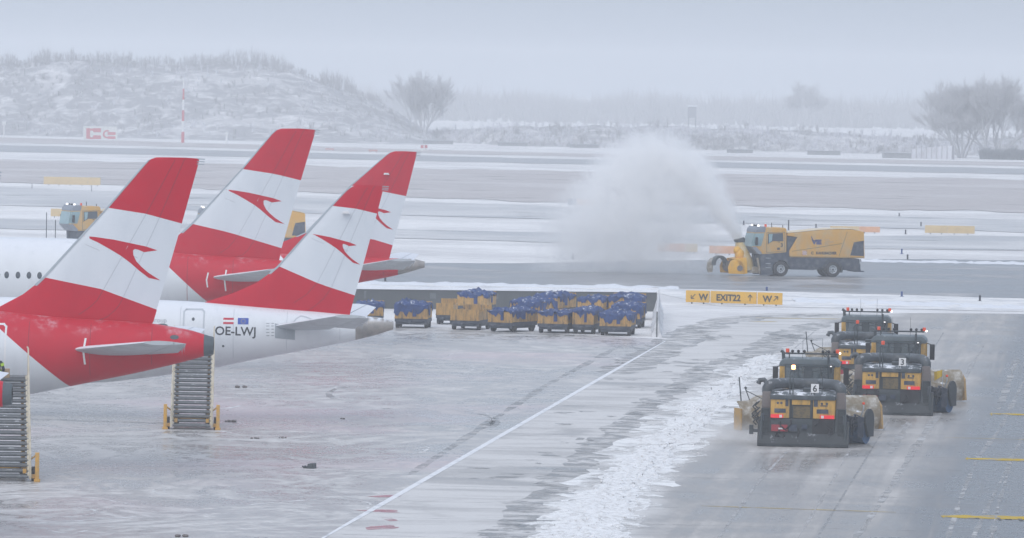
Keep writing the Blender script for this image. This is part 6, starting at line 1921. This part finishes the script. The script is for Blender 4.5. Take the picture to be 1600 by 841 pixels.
J = [(0, 0, .95, .14), (0, .03, 1.15, .15), (0, .08, 1.36, .17), (0, .11, 1.47, .07), (0, .13, 1.54, .06),
     (-.19, .09, 1.42, .07), (-.27, .12, 1.16, .055), (-.10, .36, 1.05, .045), (.19, .09, 1.42, .07), (.29, .12, 1.17, .055), (.22, .36, 1.05, .045),
     (-.10, .0, .88, .10), (-.11, .10, .50, .075), (-.11, .02, .10, .05), (-.11, .16, .05, .045), (.10, .0, .88, .10), (.11, .22, .62, .075), (.11, .22, .28, .05), (.11, .36, .23, .045)]
E = [(0, 1), (1, 2), (2, 3), (3, 4), (2, 5), (5, 6), (6, 7), (2, 8), (8, 9), (9, 10), (0, 11), (11, 12), (12, 13), (13, 14), (0, 15), (15, 16), (16, 17), (17, 18)]
skinned('body', J, E, per, M['navy'])
mb = MB(); mb.ball((0, .15, 1.66), .105, n=12, sz=1.25); 
mb.ball((0, .26, 1.645), .02, n=6, sz=1.4); mb.ball((-.105, .14, 1.65), .025, n=5, sz=1.4); mb.ball((.105, .14, 1.65), .025, n=5, sz=1.4)
hd = mb.build('head', M['skin'], per, smooth=True, angle=180)
mb = MB(); mb.ball((0, .13, 1.70), .112, n=10, sz=1.0); mb.build('hair', M['hair'], hd, smooth=True)
mb = MB(); mb.ball((-.04, .245, 1.67), .014, n=5); mb.ball((.04, .245, 1.67), .014, n=5); mb.build('eye', M['ink'], hd)
mb = MB()
for s in (-1, 1):
    for z in (1.22,):
        pass
ring_ = lambda z, rx, ry, cy: [(rx * math.cos(6.2832 * k / 20), cy + ry * math.sin(6.2832 * k / 20), z) for k in range(20)]
mb.loft([ring_(1.17, .17, .165, .04), ring_(1.24, .18, .175, .055)], caps=False); mb.loft([ring_(1.01, .165, .155, .015), ring_(1.07, .165, .16, .02)], caps=False)
for s in (-1, 1): mb.tube([(s * .20, .09, 1.40), (s * .23, .105, 1.30)], [.085, .078], 10, caps=False); mb.tube([(s * (.25), .2, 1.13), (s * .21, .26, 1.11)], [.062, .058], 10, caps=False)
mb.build('hi_vis_band', M['hivis'], per, smooth=True)
for s, w_ in ((-1, (-.10, .36, 1.05)), (1, (.22, .36, 1.05))):
    w_ = Vector(w_); jj = [(w_.x, w_.y, w_.z, .032), (w_.x, w_.y + .06, w_.z - .01, (.04, .025))]; ee = [(0, 1)]
    for k in range(4):
        b0_ = len(jj); x = w_.x + (-.03 + .02 * k); l = (.03, .034, .032, .026)[k]
        jj += [(x, w_.y + .09, w_.z - .01, .011), (x, w_.y + .09 + l, w_.z - .02, .010), (x, w_.y + .09 + l + .02, w_.z - .045, .008)]
        ee += [(1, b0_), (b0_, b0_ + 1), (b0_ + 1, b0_ + 2)]
    b0_ = len(jj); jj += [(w_.x - s * .045, w_.y + .05, w_.z + .01, .012), (w_.x - s * .06, w_.y + .085, w_.z + .02, .009)]; ee += [(0, b0_), (b0_, b0_ + 1)]
    skinned('hand', jj, ee, per, M['skin'], 1)
bx = MB(); bx.box(-.15, .47, .40, .72, .86, 1.18); bx.T = None
o = bx.build('cardboard_box', M['card'], None, bevel=.012)
o.matrix_world = Matrix.Translation(wl_) @ Matrix.Rotation(R(2), 4, 'Z') @ Matrix.Translation((.0, 0, 0))
tag(o, 'brown cardboard box held out by the worker at the left edge', 'cardboard box')

# ================================================================== HAZE
mb = MB(); mb.box(-1600, 1600, -40, 4200, -1.0, 42.0)
hz = mb.build('haze', [])
hm = bpy.data.materials.new('freezing_fog'); hm.use_nodes = True
t = hm.node_tree; t.nodes.remove(t.nodes["Principled BSDF"])
pv = node(t, "ShaderNodeVolumePrincipled")
pv.inputs['Color'].default_value = HAZE_COL
pv.inputs['Density'].default_value = HAZE_DENSITY
pv.inputs['Anisotropy'].default_value = 0.0
t.links.new(pv.outputs[0], t.nodes["Material Output"].inputs['Volume'])
hz.data.materials.append(hm)
tag(hz, 'pale freezing fog over the airfield', None, None, 'stuff')
